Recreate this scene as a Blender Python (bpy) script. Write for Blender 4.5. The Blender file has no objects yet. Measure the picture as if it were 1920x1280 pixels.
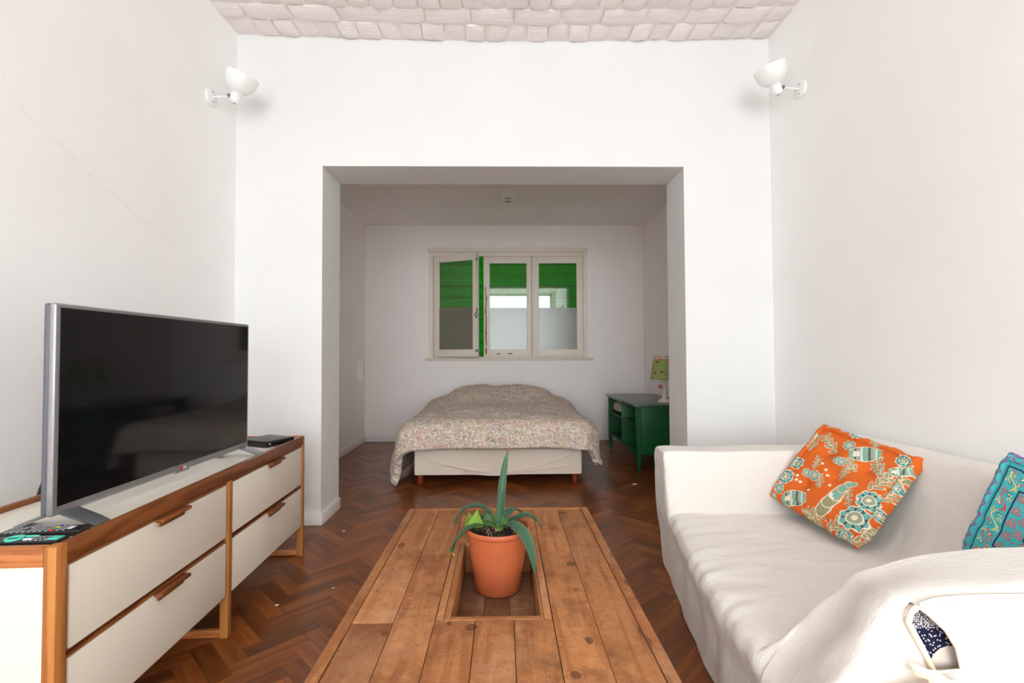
import bpy, bmesh, math, random
import numpy as np
from mathutils import Vector, Matrix, noise
PI = math.pi
random.seed(7)
sc = bpy.context.scene
COL = sc.collection

# ------------------------------------------------------------------ helpers
def link(o, parent=None):
    COL.objects.link(o)
    if parent is not None:
        o.parent = parent
    return o

def obj(name, bm, mat, parent=None, smooth=35, recalc=True):
    if recalc:
        bmesh.ops.recalc_face_normals(bm, faces=bm.faces[:])
    me = bpy.data.meshes.new(name)
    bm.to_mesh(me); bm.free()
    if smooth is not None:
        for p in me.polygons: p.use_smooth = True
        if smooth < 180:
            me.set_sharp_from_angle(angle=math.radians(smooth))
    for m in (mat if isinstance(mat, (list, tuple)) else [mat]):
        me.materials.append(m)
    return link(bpy.data.objects.new(name, me), parent)

def thing(name, label, cat, loc=(0, 0, 0), rotz=0.0, group=None):
    o = bpy.data.objects.new(name, None)
    o.empty_display_size = .05
    o.location = loc; o.rotation_euler = (0, 0, rotz)
    tag(o, label, cat, group)
    return link(o)

def tag(o, label, cat, group=None):
    o['label'] = label; o['category'] = cat
    if group: o['group'] = group
    return o

def struct(name, bm, mat, parent=None, label=None, smooth=30):
    o = obj(name, bm, mat, parent, smooth)
    if parent is None: o['kind'] = 'structure'
    if label: o['label'] = label
    return o

def B(): return bmesh.new()

def box(bm, x0, x1, y0, y1, z0, z1, bev=0.0, seg=2, M=None):
    r = bmesh.ops.create_cube(bm, size=1.0)
    vs = r['verts']
    for v in vs:
        v.co = Vector((x0 + (v.co.x + .5) * (x1 - x0), y0 + (v.co.y + .5) * (y1 - y0), z0 + (v.co.z + .5) * (z1 - z0)))
    if M is not None:
        for v in vs: v.co = M @ v.co
    if bev > 0:
        es = list({e for v in vs for e in v.link_edges})
        bmesh.ops.bevel(bm, geom=es, offset=bev, segments=seg, profile=.6, affect='EDGES', clamp_overlap=True)

def tube(bm, pts, r, seg=10, cap=True):
    pts = [Vector(p) for p in pts]
    n = len(pts); rings = []
    up = Vector((0, 0, 1)); prev = None
    for i, p in enumerate(pts):
        t = (pts[min(i + 1, n - 1)] - pts[max(i - 1, 0)]).normalized()
        if prev is None:
            a = t.cross(up)
            if a.length < 1e-3: a = t.cross(Vector((1, 0, 0)))
        else:
            a = prev - t * prev.dot(t)
        a.normalize(); prev = a
        b = t.cross(a)
        rr = r[i] if isinstance(r, (list, tuple)) else r
        rings.append([bm.verts.new(p + (a * math.cos(2 * PI * k / seg) + b * math.sin(2 * PI * k / seg)) * rr) for k in range(seg)])
    for i in range(n - 1):
        for k in range(seg):
            bm.faces.new((rings[i][k], rings[i][(k + 1) % seg], rings[i + 1][(k + 1) % seg], rings[i + 1][k]))
    if cap:
        bm.faces.new(rings[0]); bm.faces.new(rings[-1])

def lathe(bm, prof, n=32, M=None, closed=False):
    rings = []
    for (r, z) in prof:
        ring = []
        for k in range(n):
            a = 2 * PI * k / n
            co = Vector((max(r, 1e-5) * math.cos(a), max(r, 1e-5) * math.sin(a), z))
            ring.append(bm.verts.new(M @ co if M is not None else co))
        rings.append(ring)
    m = len(rings)
    for i in range(m if closed else m - 1):
        A, C = rings[i], rings[(i + 1) % m]
        for k in range(n):
            bm.faces.new((A[k], A[(k + 1) % n], C[(k + 1) % n], C[k]))
    if not closed:
        bm.faces.new(rings[0]); bm.faces.new(rings[-1])

def spline(P, n):
    P = [Vector(p) for p in P]; out = []
    m = len(P) - 1
    for i in range(n):
        t = i / (n - 1) * m; k = min(int(t), m - 1); f = t - k
        p0, p1, p2, p3 = P[max(k - 1, 0)], P[k], P[k + 1], P[min(k + 2, m)]
        out.append(.5 * ((2 * p1) + (p2 - p0) * f + (2 * p0 - 5 * p1 + 4 * p2 - p3) * f * f + (3 * p1 - p0 - 3 * p2 + p3) * f ** 3))
    return out

def grid(bm, F, nu, nv, uv=None, wrap=False):
    V = [[bm.verts.new(F(i / (nu - 1), j / (nv - 1))) for j in range(nv)] for i in range(nu)]
    L = bm.loops.layers.uv.verify() if uv else None
    for i in range(nu - 1):
        for j in range(nv - 1):
            f = bm.faces.new((V[i][j], V[i + 1][j], V[i + 1][j + 1], V[i][j + 1]))
            if uv:
                for lp, (a, b) in zip(f.loops, ((i, j), (i + 1, j), (i + 1, j + 1), (i, j + 1))):
                    lp[L].uv = uv(a / (nu - 1), b / (nv - 1))
    return V

def sm(a, b, x):
    t = min(1, max(0, (x - a) / (b - a))); return t * t * (3 - 2 * t)

def fbm(p, oct=3):
    s = 0; a = 1; p = Vector(p)
    for _ in range(oct):
        s += a * noise.noise(p); a *= .5; p = p * 2.03
    return s

def interp(tab, x):
    if x <= tab[0][0]: return tab[0][1]
    for (a, va), (b, vb) in zip(tab, tab[1:]):
        if x <= b: return va + (vb - va) * (x - a) / (b - a)
    return tab[-1][1]

# ------------------------------------------------------------------ materials
class NT:
    def __init__(s, name):
        s.m = bpy.data.materials.new(name); s.m.use_nodes = True
        s.t = s.m.node_tree; s.b = s.t.nodes['Principled BSDF']; s.out = s.t.nodes['Material Output']
    def n(s, typ, **kw):
        nd = s.t.nodes.new('ShaderNode' + typ)
        for k, v in kw.items():
            if k.startswith('_'): setattr(nd, k[1:], v)
            else:
                key = k.replace('__', ' ')
                sock = nd.inputs[int(key[1:])] if key[0] == 'i' and key[1:].isdigit() else nd.inputs[key]
                s.put(v, sock)
        return nd
    def put(s, v, sock):
        if isinstance(v, bpy.types.NodeSocket): s.t.links.new(v, sock)
        elif isinstance(v, bpy.types.Node): s.t.links.new(v.outputs[0], sock)
        else:
            if sock.type == 'RGBA' and len(v) == 3: v = (*v, 1)
            sock.default_value = v
    def math(s, op, a, b=0.0, c=None):
        nd = s.n('Math', _operation=op); s.put(a, nd.inputs[0]); s.put(b, nd.inputs[1])
        if c is not None: s.put(c, nd.inputs[2])
        return nd.outputs[0]
    def vmath(s, op, a, b):
        nd = s.n('VectorMath', _operation=op); s.put(a, nd.inputs[0]); s.put(b, nd.inputs[1]); return nd.outputs[0]
    def ramp(s, fac, stops, interp='LINEAR'):
        nd = s.n('ValToRGB'); s.put(fac, nd.inputs[0]); e = nd.color_ramp.elements
        nd.color_ramp.interpolation = interp
        while len(e) < len(stops): e.new(.5)
        for el, (p, c) in zip(e, stops):
            el.position = p; el.color = (*c, 1) if len(c) == 3 else c
        return nd.outputs[0]
    def mix(s, fac, a, b, mode='MIX'):
        nd = s.n('Mix', _data_type='RGBA', _blend_type=mode)
        s.put(fac, nd.inputs[0]); s.put(a, nd.inputs[6]); s.put(b, nd.inputs[7]); return nd.outputs[2]
    def coord(s, kind='Object'): return s.n('TexCoord').outputs[kind]
    def map(s, v, scale=(1, 1, 1), loc=(0, 0, 0), rot=(0, 0, 0)):
        return s.n('Mapping', Vector=v, Scale=scale, Location=loc, Rotation=rot).outputs[0]
    def noise(s, v, scale, detail=3, rough=.55, dist=0.0, out='Fac'):
        return s.n('TexNoise', Vector=v, Scale=scale, Detail=detail, Roughness=rough, Distortion=dist).outputs[out]
    def bump(s, h, strength=.3, dist=.002, normal=None):
        nd = s.n('Bump', Height=h, Strength=strength, Distance=dist)
        if normal is not None: s.put(normal, nd.inputs['Normal'])
        return nd.outputs[0]
    def set(s, **kw):
        for k, v in kw.items(): s.put(v, s.b.inputs[k.replace('__', ' ')])
        return s.m

def srgb(r, g, b):
    f = lambda c: c / 12.92 if c <= .04045 else ((c + .055) / 1.055) ** 2.4
    return tuple(f(c / 255) for c in (r, g, b))

def plain(name, col, rough=.5, metal=0.0, spec=.5, nz=0.0, scale=40, coat=0.0):
    t = NT(name); c = t.coord()
    nn = t.noise(c, scale, 3)
    t.set(Base__Color=t.mix(nn, tuple(x * (1 - nz) for x in col), tuple(min(1, x * (1 + nz)) for x in col)) if nz else t.mix(nn, tuple(x * .985 for x in col), col),
          Roughness=rough, Metallic=metal, Specular__IOR__Level=spec, Coat__Weight=coat)
    return t.m

def paint(name, col, crack=None):
    t = NT(name); c = t.coord()
    n1 = t.noise(c, 2.3, 4, .6); n2 = t.noise(c, 60, 4, .6)
    base = t.mix(t.ramp(n1, [(.35, (0, 0, 0)), (.75, (1, 1, 1))]), col, tuple(x * .97 for x in col))
    if crack:
        sp = t.n('SeparateXYZ', Vector=c)
        wob = t.math('SUBTRACT', t.noise(c, 5, 6, .7), .5)
        acc = None
        for (y0, z0, y1, z1, amp, w) in crack:
            k = (z1 - z0) / (y1 - y0)
            line = t.math('SUBTRACT', sp.outputs[2], t.math('MULTIPLY_ADD', sp.outputs[1], k, z0 - k * y0))
            d = t.math('ABSOLUTE', t.math('MULTIPLY_ADD', wob, amp, line))
            inside = t.math('MULTIPLY', t.math('GREATER_THAN', sp.outputs[1], min(y0, y1)), t.math('LESS_THAN', sp.outputs[1], max(y0, y1)))
            v = t.math('MULTIPLY', t.math('LESS_THAN', d, w), inside)
            acc = v if acc is None else t.math('MAXIMUM', acc, v)
        base = t.mix(t.math('MULTIPLY', acc, .25), base, srgb(196, 176, 140))
    h = t.math('ADD', t.math('MULTIPLY', n1, 2.0), t.math('MULTIPLY', n2, .25))
    return t.set(Base__Color=base, Roughness=.62, Specular__IOR__Level=.25, Normal=t.bump(h, .12, .004))

def wood(name, dark, mid, light, axis=1, fine=1.0, rough=.45, island=True, worn=0.0, knots=0.0, coat=0.0, spec=.4, uv=False, vein=.11, var=.55, spots=()):
    t = NT(name)
    c = t.n('UVMap').outputs[0] if uv else t.coord()
    if island:
        r = t.math('FRACT', t.math('ADD', t.n('NewGeometry').outputs['Random Per Island'], t.n('ObjectInfo').outputs['Random']))
    else:
        r = t.n('ObjectInfo').outputs['Random']
    wn = t.n('TexWhiteNoise', _noise_dimensions='1D', W=r)
    off = t.vmath('MULTIPLY', wn.outputs['Color'], (7.0, 7.0, 7.0))
    c2 = t.vmath('ADD', c, off)
    sc_ = [1, 1, 1]
    for i in range(3): sc_[i] = 1.6 if i == axis else 17
    g = t.map(c2, tuple(s * fine for s in sc_))
    n1 = t.noise(g, 1.0, 5, .6, 1.2)
    sf = [1, 1, 1]
    for i in range(3): sf[i] = 9 if i == axis else 220
    n2 = t.noise(t.map(c2, tuple(s * fine for s in sf)), 1.0, 3, .6)
    rings = t.math('SINE', t.math('MULTIPLY', n1, 26.0))
    f = t.math('ADD', t.math('MULTIPLY_ADD', rings, vein, n1), t.math('MULTIPLY_ADD', n2, .22, -.11))
    col = t.ramp(f, [(.25, dark), (.5, mid), (.75, light)])
    tone = t.math('MULTIPLY_ADD', wn.outputs['Value'], var, 1 - var / 2)
    col = t.mix(1.0, col, t.n('CombineColor', Red=tone, Green=tone, Blue=tone).outputs[0], 'MULTIPLY')
    rg = t.math('MULTIPLY_ADD', n1, .25, rough - .1)
    if knots:
        ks = [1, 1, 1]
        for i in range(3): ks[i] = 4.6 if i == axis else 9.5
        vo = t.n('TexVoronoi', _voronoi_dimensions='2D', Vector=t.map(c2, tuple(ks)), Scale=1.0)
        d = t.math('MULTIPLY_ADD', t.math('SUBTRACT', t.noise(c2, 40, 3), .5), .05, vo.outputs['Distance'])
        keep = t.math('GREATER_THAN', t.n('SeparateColor', Color=vo.outputs['Color']).outputs[0], 1 - knots)
        k1 = t.math('MULTIPLY', t.ramp(d, [(.09, (1, 1, 1)), (.13, (0, 0, 0))]), keep)
        ring = t.math('MULTIPLY', t.math('MULTIPLY', t.math('MULTIPLY_ADD', t.math('SINE', t.math('MULTIPLY', d, 130.0)), .5, .5), t.ramp(d, [(.10, (0, 0, 0)), (.14, (1, 1, 1)), (.34, (0, 0, 0))])), keep)
        col = t.mix(t.math('MULTIPLY', ring, .40), col, tuple(x * .75 for x in dark))
        col = t.mix(t.math('MULTIPLY', k1, .8), col, tuple(x * .30 for x in dark))
    if spots:
        sp = t.n('SeparateXYZ', Vector=c); wob = t.math('SUBTRACT', t.noise(c, 55, 3), .5)
        for (kx, ky, kr, asp) in spots:
            dx = t.math('MULTIPLY', t.math('SUBTRACT', sp.outputs[0], kx), asp / kr); dy = t.math('MULTIPLY', t.math('SUBTRACT', sp.outputs[1], ky), 1 / kr)
            d = t.math('ADD', t.math('SQRT', t.math('ADD', t.math('MULTIPLY', dx, dx), t.math('MULTIPLY', dy, dy))), t.math('MULTIPLY', wob, .6))
            core = t.ramp(d, [(.75, (1, 1, 1)), (1.0, (0, 0, 0))])
            d3 = t.math('MULTIPLY', d, .3333)
            halo = t.math('MULTIPLY', t.ramp(d3, [(.30, (0, 0, 0)), (.40, (1, 1, 1)), (.85, (0, 0, 0))]), t.math('MULTIPLY_ADD', t.math('SINE', t.math('MULTIPLY', d, 9.0)), .5, .5))
            col = t.mix(t.math('MULTIPLY', halo, .35), col, tuple(x * .7 for x in dark))
            col = t.mix(t.math('MULTIPLY', core, .78), col, tuple(x * .28 for x in dark))
    if worn:
        stain = t.ramp(t.noise(c2, 5.5, 6, .7), [(.5, (0, 0, 0)), (.68, (1, 1, 1))])
        col = t.mix(t.math('MULTIPLY', stain, worn * .8), col, tuple(x * .55 for x in dark))
        grey = t.ramp(t.noise(c2, 3.1, 5, .65), [(.5, (0, 0, 0)), (.72, (1, 1, 1))])
        col = t.mix(t.math('MULTIPLY', grey, worn * .55), col, srgb(190, 150, 118))
        sx = [1, 1, 1]
        for i in range(3): sx[i] = 190 if i == axis else 14
        scr = t.ramp(t.noise(t.map(c2, tuple(sx)), 1.0, 4, .7), [(.60, (0, 0, 0)), (.68, (1, 1, 1))])
        msk = t.ramp(t.noise(c2, 9, 3), [(.48, (0, 0, 0)), (.62, (1, 1, 1))])
        col = t.mix(t.math('MULTIPLY', t.math('MULTIPLY', scr, msk), worn * .6), col, srgb(206, 160, 118))
        spd = t.ramp(t.noise(c2, 60, 3, .6), [(.60, (0, 0, 0)), (.66, (1, 1, 1))])
        col = t.mix(t.math('MULTIPLY', spd, worn * .35), col, tuple(x * .45 for x in dark))
        mott = t.noise(c2, 24, 5, .7)
        col = t.mix(t.math('MULTIPLY', t.ramp(mott, [(.42, (1, 1, 1)), (.6, (0, 0, 0))]), worn * .35), col, dark)
        spk = t.ramp(t.noise(c2, 85, 2, .5), [(.74, (0, 0, 0)), (.77, (1, 1, 1))])
        col = t.mix(t.math('MULTIPLY', spk, .5), col, srgb(225, 200, 180))
        rg = t.math('ADD', rg, t.math('MULTIPLY', grey, .15))
    return t.set(Base__Color=col, Roughness=rg, Specular__IOR__Level=spec, Coat__Weight=coat, Coat__Roughness=.12,
                 Normal=t.bump(t.math('MULTIPLY_ADD', n2, .6, n1), .18, .0015))

M = {}
WALL = srgb(247, 246, 245)
M['wall'] = paint('white_wall_paint', WALL)
M['wall_left'] = paint('white_wall_paint_cracked', WALL, [(1.72, 2.02, 2.45, 1.72, .16, .0016), (1.55, 2.35, 1.72, 2.02, .10, .0013), (2.45, 1.72, 2.9, 1.62, .10, .001), (1.25, 2.42, 1.5, 2.53, .08, .0012)])
M['wall_front'] = paint('white_wall_paint_dimmed', srgb(230, 230, 229))  # wall white greyed in its colour to dim the window light on it
M['alcove'] = paint('alcove_wall_paint', srgb(247, 241, 239))
M['alcove_ceil'] = paint('alcove_ceiling_paint', srgb(243, 239, 236))
M['base'] = plain('baseboard_gloss_white', srgb(238, 234, 230), .4)
M['trim'] = plain('cream_gloss_paint', srgb(232, 222, 208), .45, nz=.03, scale=12)

t = NT('painted_brick'); c = t.coord()
r = t.n('NewGeometry').outputs['Random Per Island']
n1 = t.noise(c, 22, 6, .7); n2 = t.noise(t.map(c, (1, 4, 1)), 14, 4, .6)
bc = t.mix(r, srgb(247, 240, 237), srgb(240, 233, 230))
dirt = t.ramp(t.noise(c, 9, 5, .7), [(.62, (0, 0, 0)), (.78, (1, 1, 1))])
bc = t.mix(t.math('MULTIPLY', dirt, .25), bc, srgb(196, 176, 158))
M['brick'] = t.set(Base__Color=bc, Roughness=.75, Specular__IOR__Level=.2, Normal=t.bump(t.math('ADD', n1, n2), .55, .012))

M['parquet'] = wood('parquet', srgb(98, 48, 18), srgb(124, 68, 28), srgb(148, 88, 40), axis=0, rough=.36, coat=.22, uv=True, spec=.35, fine=1.0, vein=.03, var=.75)
M['subfloor'] = plain('parquet_gap', srgb(40, 22, 12), .8)
M['pallet'] = wood('reclaimed_pine', srgb(140, 88, 52), srgb(166, 110, 68), srgb(186, 130, 84), axis=1, rough=.6, worn=.9, knots=.42, spec=.2, vein=.03, var=.22)
KN = [(-.262, -.312, .014, 1.3), (-.112, -.272, .010, 1.2), (-.055, -.288, .017, .9), (.233, -.110, .011, 1.5), (.228, -.352, .016, 1.4), (.178, -.472, .015, 1.2), (.275, .560, .016, .9), (.246, .060, .020, 1.0), (-.250, .520, .009, 1.2), (.055, -.262, .007, 1.2), (-.335, -.10, .008, 1.5), (.12, .30, .008, 1.2)]
M['tabletop'] = wood('reclaimed_pine_top', srgb(140, 88, 52), srgb(166, 110, 68), srgb(186, 130, 84), axis=1, rough=.6, worn=1.0, knots=.12, spec=.2, vein=.06, var=.30, spots=KN)
M['pallet_x'] = wood('reclaimed_pine_cross', srgb(140, 88, 50), srgb(170, 112, 66), srgb(192, 134, 84), axis=0, rough=.6, worn=.5, spec=.2, vein=.03, var=.2)
M['pallet_dark'] = wood('reclaimed_pine_box_floor', srgb(92, 60, 42), srgb(116, 78, 54), srgb(136, 96, 68), axis=1, rough=.65, worn=.8, spec=.2, vein=.03, var=.25)
WD, WM, WL = srgb(92, 46, 20), srgb(126, 70, 32), srgb(150, 90, 48)
M['walnut_y'] = wood('console_wood', WD, WM, WL, axis=1, rough=.38, island=False, coat=.1, vein=.05, var=.2)
M['walnut_x'] = wood('console_wood_end', srgb(130, 66, 26), srgb(176, 104, 54), srgb(200, 132, 80), axis=0, rough=.38, island=False, vein=.06, var=.2)
M['walnut_z'] = wood('console_wood_post', srgb(140, 80, 34), srgb(172, 108, 50), srgb(194, 132, 70), axis=2, rough=.4, island=False, vein=.05, var=.2)
M['cream'] = plain('cream_laminate', srgb(228, 219, 203), .42, nz=.012, scale=6)
M['creamtop'] = plain('cream_laminate_top', srgb(236, 231, 218), .35, nz=.02, scale=9)
M['tvmetal'] = plain('brushed_silver', srgb(168, 168, 170), .32, .75)
M['tvback'] = plain('dark_grey_plastic', srgb(96, 98, 104), .4, .3)
M['tvfoot'] = plain('satin_steel', srgb(140, 144, 148), .34, .8)
M['screen'] = plain('black_glass', (.006, .006, .007), .06, 0, .5)
M['black'] = plain('black_plastic', srgb(24, 24, 27), .35)
M['blackm'] = plain('matt_black', srgb(18, 18, 20), .6)
M['white_plastic'] = plain('white_plastic', srgb(238, 238, 236), .4)
M['grey_key'] = plain('grey_keys', srgb(140, 142, 146), .5)
M['teal'] = plain('teal_rubber', srgb(80, 205, 180), .5)
M['blue'] = plain('blue_plug', srgb(30, 80, 170), .4)
M['yellow'] = plain('yellow_key', srgb(235, 190, 40), .5)
M['greenkey'] = plain('green_key', srgb(30, 170, 90), .5)
M['red'] = plain('red_key', srgb(200, 50, 60), .5)
M['lgpink'] = plain('crimson_logo', srgb(190, 30, 80), .4)
M['lggrey'] = plain('pale_logo', srgb(225, 225, 228), .4)
M['enamel'] = plain('white_enamel', srgb(240, 240, 238), .3, coat=.3)
M['steel'] = plain('steel', srgb(150, 148, 144), .35, .9)
M['scrap'] = plain('white_scrap', srgb(235, 232, 226), .7)

t = NT('terracotta_plastic'); c = t.coord()
z = t.n('SeparateXYZ', Vector=c).outputs[2]
col = t.mix(t.noise(c, 18, 5, .6), srgb(168, 84, 48), srgb(186, 98, 60))
dust = t.math('MULTIPLY', t.ramp(t.math('ADD', z, t.math('MULTIPLY', t.noise(c, 30, 4), .03)), [(.012, (1, 1, 1)), (.04, (0, 0, 0))]), .35)
M['pot'] = t.set(Base__Color=t.mix(dust, col, srgb(150, 112, 88)), Roughness=.5, Specular__IOR__Level=.35)
t = NT('potting_soil'); c = t.coord()
n1 = t.noise(c, 90, 5, .7)
M['soil'] = t.set(Base__Color=t.ramp(n1, [(.35, srgb(28, 20, 14)), (.6, srgb(62, 46, 34)), (.75, srgb(130, 108, 84))]), Roughness=.9, Normal=t.bump(n1, .9, .01))
def leafmat(name, a, b, tip=None):
    t = NT(name); c = t.coord(); u = t.n('UVMap').outputs[0]
    uu = t.n('SeparateXYZ', Vector=u)
    st = t.noise(t.map(u, (3, 60, 1)), 1.0, 3)
    col = t.mix(st, a, b)
    col = t.mix(t.ramp(uu.outputs[0], [(.0, (1, 1, 1)), (.2, (0, 0, 0))]), col, srgb(128, 178, 58))
    edge = t.math('ABSOLUTE', t.math('SUBTRACT', uu.outputs[1], .5))
    col = t.mix(t.ramp(edge, [(.44, (0, 0, 0)), (.5, (.7, .7, .7))]), col, srgb(120, 150, 112))
    if tip: col = t.mix(t.ramp(uu.outputs[0], [(.88, (0, 0, 0)), (.97, (1, 1, 1))]), col, tip)
    return t.set(Base__Color=col, Roughness=.42, Specular__IOR__Level=.4)
M['agave'] = leafmat('agave_leaf', srgb(42, 78, 56), srgb(68, 104, 78))
M['agave_tip'] = leafmat('agave_leaf_yellow_tip', srgb(42, 78, 56), srgb(68, 104, 78), srgb(214, 190, 60))
M['lime'] = plain('lime_leaf', srgb(140, 180, 62), .45, nz=.15, scale=60)
M['succ'] = plain('dull_green_leaf', srgb(92, 124, 72), .45, nz=.15, scale=50)
M['root'] = plain('dry_root', srgb(176, 140, 100), .8)

t = NT('cotton_slipcover'); c = t.coord()
n1 = t.noise(t.map(c, (1, 1, 1)), 12, 6, .62, .8); n2 = t.noise(t.map(c, (18, 4, 10)), 1.6, 5, .6, 1.0)
wv = t.noise(c, 420, 2, .5)
rg = t.math('POWER', t.math('SUBTRACT', 1.0, t.math('ABSOLUTE', t.math('MULTIPLY_ADD', t.noise(t.map(c, (7, 15, 9)), 1.0, 3, .5, 1.5), 4.0, -2.0))), 3.0)
rg2 = t.math('POWER', t.math('MAXIMUM', t.math('SUBTRACT', 1.0, t.math('ABSOLUTE', t.math('MULTIPLY_ADD', t.noise(t.map(c, (20, 44, 26)), 1.0, 2, .5, 1.0), 5.0, -2.5))), 0.0), 2.0)
n1 = t.math('ADD', n1, t.math('ADD', t.math('MULTIPLY', t.math('MAXIMUM', rg, 0.0), .30), t.math('MULTIPLY', rg2, .16)))
h = t.math('ADD', t.math('MULTIPLY', n1, .9), t.math('ADD', t.math('MULTIPLY', n2, .9), t.math('MULTIPLY', wv, .06)))
M['slip'] = t.set(Base__Color=t.mix(t.noise(c, 5, 3), srgb(224, 219, 212), srgb(231, 226, 220)), Roughness=.9, Specular__IOR__Level=.1, Sheen__Weight=.15, Normal=t.bump(h, .24, .012))
M['hem'] = plain('cotton_hem', srgb(236, 224, 204), .9, spec=.1)
t = NT('bed_base_cotton'); c = t.coord()
n1 = t.noise(c, 8, 4, .6)
M['bedbase'] = t.set(Base__Color=t.mix(n1, srgb(222, 208, 192), srgb(230, 217, 202)), Roughness=.85, Specular__IOR__Level=.1, Normal=t.bump(n1, .25, .01))
M['bedleg'] = plain('red_stained_leg', srgb(124, 46, 22), .35, nz=.1, scale=20)
M['mattress'] = plain('white_mattress', srgb(224, 216, 206), .85, spec=.1)

t = NT('paisley_cotton'); u = t.n('UVMap').outputs[0]
dis = t.vmath('ADD', u, t.vmath('MULTIPLY', t.vmath('SUBTRACT', t.noise(u, 11, 2, .5, 0, 'Color'), (.5, .5, .5)), (.085, .085, .085)))
def vor(scale): return t.n('TexVoronoi', _voronoi_dimensions='2D', Vector=dis, Scale=scale)
v1, v2, v3 = vor(11.0), vor(34.0), vor(80.0)
def chan(v, i): return t.n('SeparateColor', Color=v.outputs['Color']).outputs[i]
base = srgb(230, 220, 206)
tint = t.ramp(chan(v2, 0), [(0, srgb(214, 180, 172)), (.18, srgb(232, 220, 208)), (.36, srgb(222, 196, 142)), (.5, srgb(186, 182, 140)), (.62, srgb(206, 192, 190)), (.78, srgb(228, 216, 204)), (.9, srgb(202, 150, 148))], 'CONSTANT')
core = t.ramp(v2.outputs['Distance'], [(.25, (1, 1, 1)), (.42, (0, 0, 0))])
col = t.mix(t.math('MULTIPLY', core, .85), base, tint)
ring2 = t.ramp(v2.outputs['Distance'], [(.36, (0, 0, 0)), (.42, (1, 1, 1)), (.50, (1, 1, 1)), (.56, (0, 0, 0))])
line = t.ramp(chan(v1, 1), [(0, srgb(132, 104, 88)), (.3, srgb(158, 104, 104)), (.55, srgb(112, 104, 106)), (.8, srgb(150, 128, 86))], 'CONSTANT')
col = t.mix(t.math('MULTIPLY', ring2, .55), col, line)
r1 = t.math('SINE', t.math('MULTIPLY', v1.outputs['Distance'], 44.0))
col = t.mix(t.math('MULTIPLY', t.ramp(r1, [(.72, (0, 0, 0)), (.86, (1, 1, 1))]), .65), col, line)
dots = t.ramp(v3.outputs['Distance'], [(.16, (1, 1, 1)), (.26, (0, 0, 0))])
tint3 = t.ramp(chan(v3, 0), [(0, srgb(96, 76, 70)), (.25, srgb(240, 230, 220)), (.5, srgb(166, 84, 96)), (.7, srgb(240, 230, 220)), (.86, srgb(196, 150, 70))], 'CONSTANT')
col = t.mix(t.math('MULTIPLY', dots, .8), col, tint3)
bn = t.noise(u, 13, 5, .6)
M['paisley'] = t.set(Base__Color=col, Roughness=.85, Specular__IOR__Level=.12, Sheen__Weight=.1, Normal=t.bump(bn, .5, .02))

def gpaint(name, a, b):
    t = NT(name); c = t.coord(); n1 = t.noise(t.map(c, (3, 3, 14)), 2.0, 5, .6); n2 = t.noise(c, 6, 4, .6)
    return t.set(Base__Color=t.mix(t.math('MULTIPLY_ADD', n1, .6, t.math('MULTIPLY', n2, .4)), a, b), Roughness=.42, Specular__IOR__Level=.45, Normal=t.bump(n1, .15, .002))
M['green'] = gpaint('green_paint', srgb(4, 62, 28), srgb(14, 96, 46))
t = NT('green_top_worn'); c = t.coord(); n1 = t.noise(t.map(c, (12, 2, 2)), 2.0, 5, .65)
M['greentop'] = t.set(Base__Color=t.mix(t.ramp(n1, [(.3, (0, 0, 0)), (.7, (1, 1, 1))]), srgb(22, 66, 44), srgb(70, 96, 80)), Roughness=.28, Specular__IOR__Level=.6, Normal=t.bump(n1, .1, .002))
M['linen'] = plain('pale_pink_linen', srgb(204, 186, 172), .9, nz=.06, scale=15, spec=.1)

t = NT('spotted_shade'); u = t.n('UVMap').outputs[0]
vo = t.n('TexVoronoi', Vector=t.map(u, (14, 4.6, 1)), Scale=1.0, Randomness=.55)
sp = t.ramp(vo.outputs['Distance'], [(.27, (1, 1, 1)), (.34, (0, 0, 0))])
pc = t.ramp(t.n('SeparateColor', Color=vo.outputs['Color']).outputs[0], [(0, srgb(200, 70, 120)), (.3, srgb(236, 200, 170)), (.55, srgb(170, 60, 90)), (.75, srgb(220, 130, 120))], 'CONSTANT')
lc = t.mix(t.noise(t.map(u, (60, 20, 1)), 1.0, 3), srgb(140, 164, 96), srgb(164, 188, 118))
v_ = t.n('SeparateXYZ', Vector=u).outputs[1]
lc = t.mix(sp, lc, pc)
lc = t.mix(t.ramp(v_, [(.86, (0, 0, 0)), (.88, (1, 1, 1))], 'CONSTANT'), lc, srgb(226, 176, 156))
M['shade'] = t.set(Base__Color=lc, Roughness=.8, Specular__IOR__Level=.1)
M['lampbase'] = plain('ivory_wood', srgb(232, 222, 210), .5)
M['rosebead'] = plain('rose_bead', srgb(200, 90, 96), .5)

t = NT('green_slats'); c = t.coord()
zz = t.n('SeparateXYZ', Vector=c)
n1 = t.noise(t.map(c, (30, 1, 2)), 1.0, 4)
t.set(Base__Color=t.mix(n1, srgb(40, 112, 26), srgb(62, 138, 40)), Roughness=.5)
tr = t.n('BsdfTranslucent', Color=srgb(70, 176, 40))
mx = t.n('MixShader', i0=.75); t.put(t.b, mx.inputs[1]); t.put(tr, mx.inputs[2]); t.put(mx, t.out.inputs[0])
M['slats'] = t.m
t = NT('window_glass')
fr = t.n('Fresnel', IOR=1.52)
fac = t.math('MINIMUM', t.math('MULTIPLY', fr, 1.5), 1.0)
gl = t.n('BsdfGlossy', Color=(1, 1, 1), Roughness=.012); tp = t.n('BsdfTransparent', Color=(.94, .97, .95))
mx = t.n('MixShader', i0=fac); t.put(tp, mx.inputs[1]); t.put(gl, mx.inputs[2]); t.put(mx, t.out.inputs[0])
M['glass'] = t.m
t = NT('frosted_film')
df = t.n('BsdfDiffuse', Color=srgb(150, 146, 128)); tl = t.n('BsdfTranslucent', Color=srgb(190, 186, 160)); tp = t.n('BsdfTransparent', Color=(.8, .8, .8))
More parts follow.
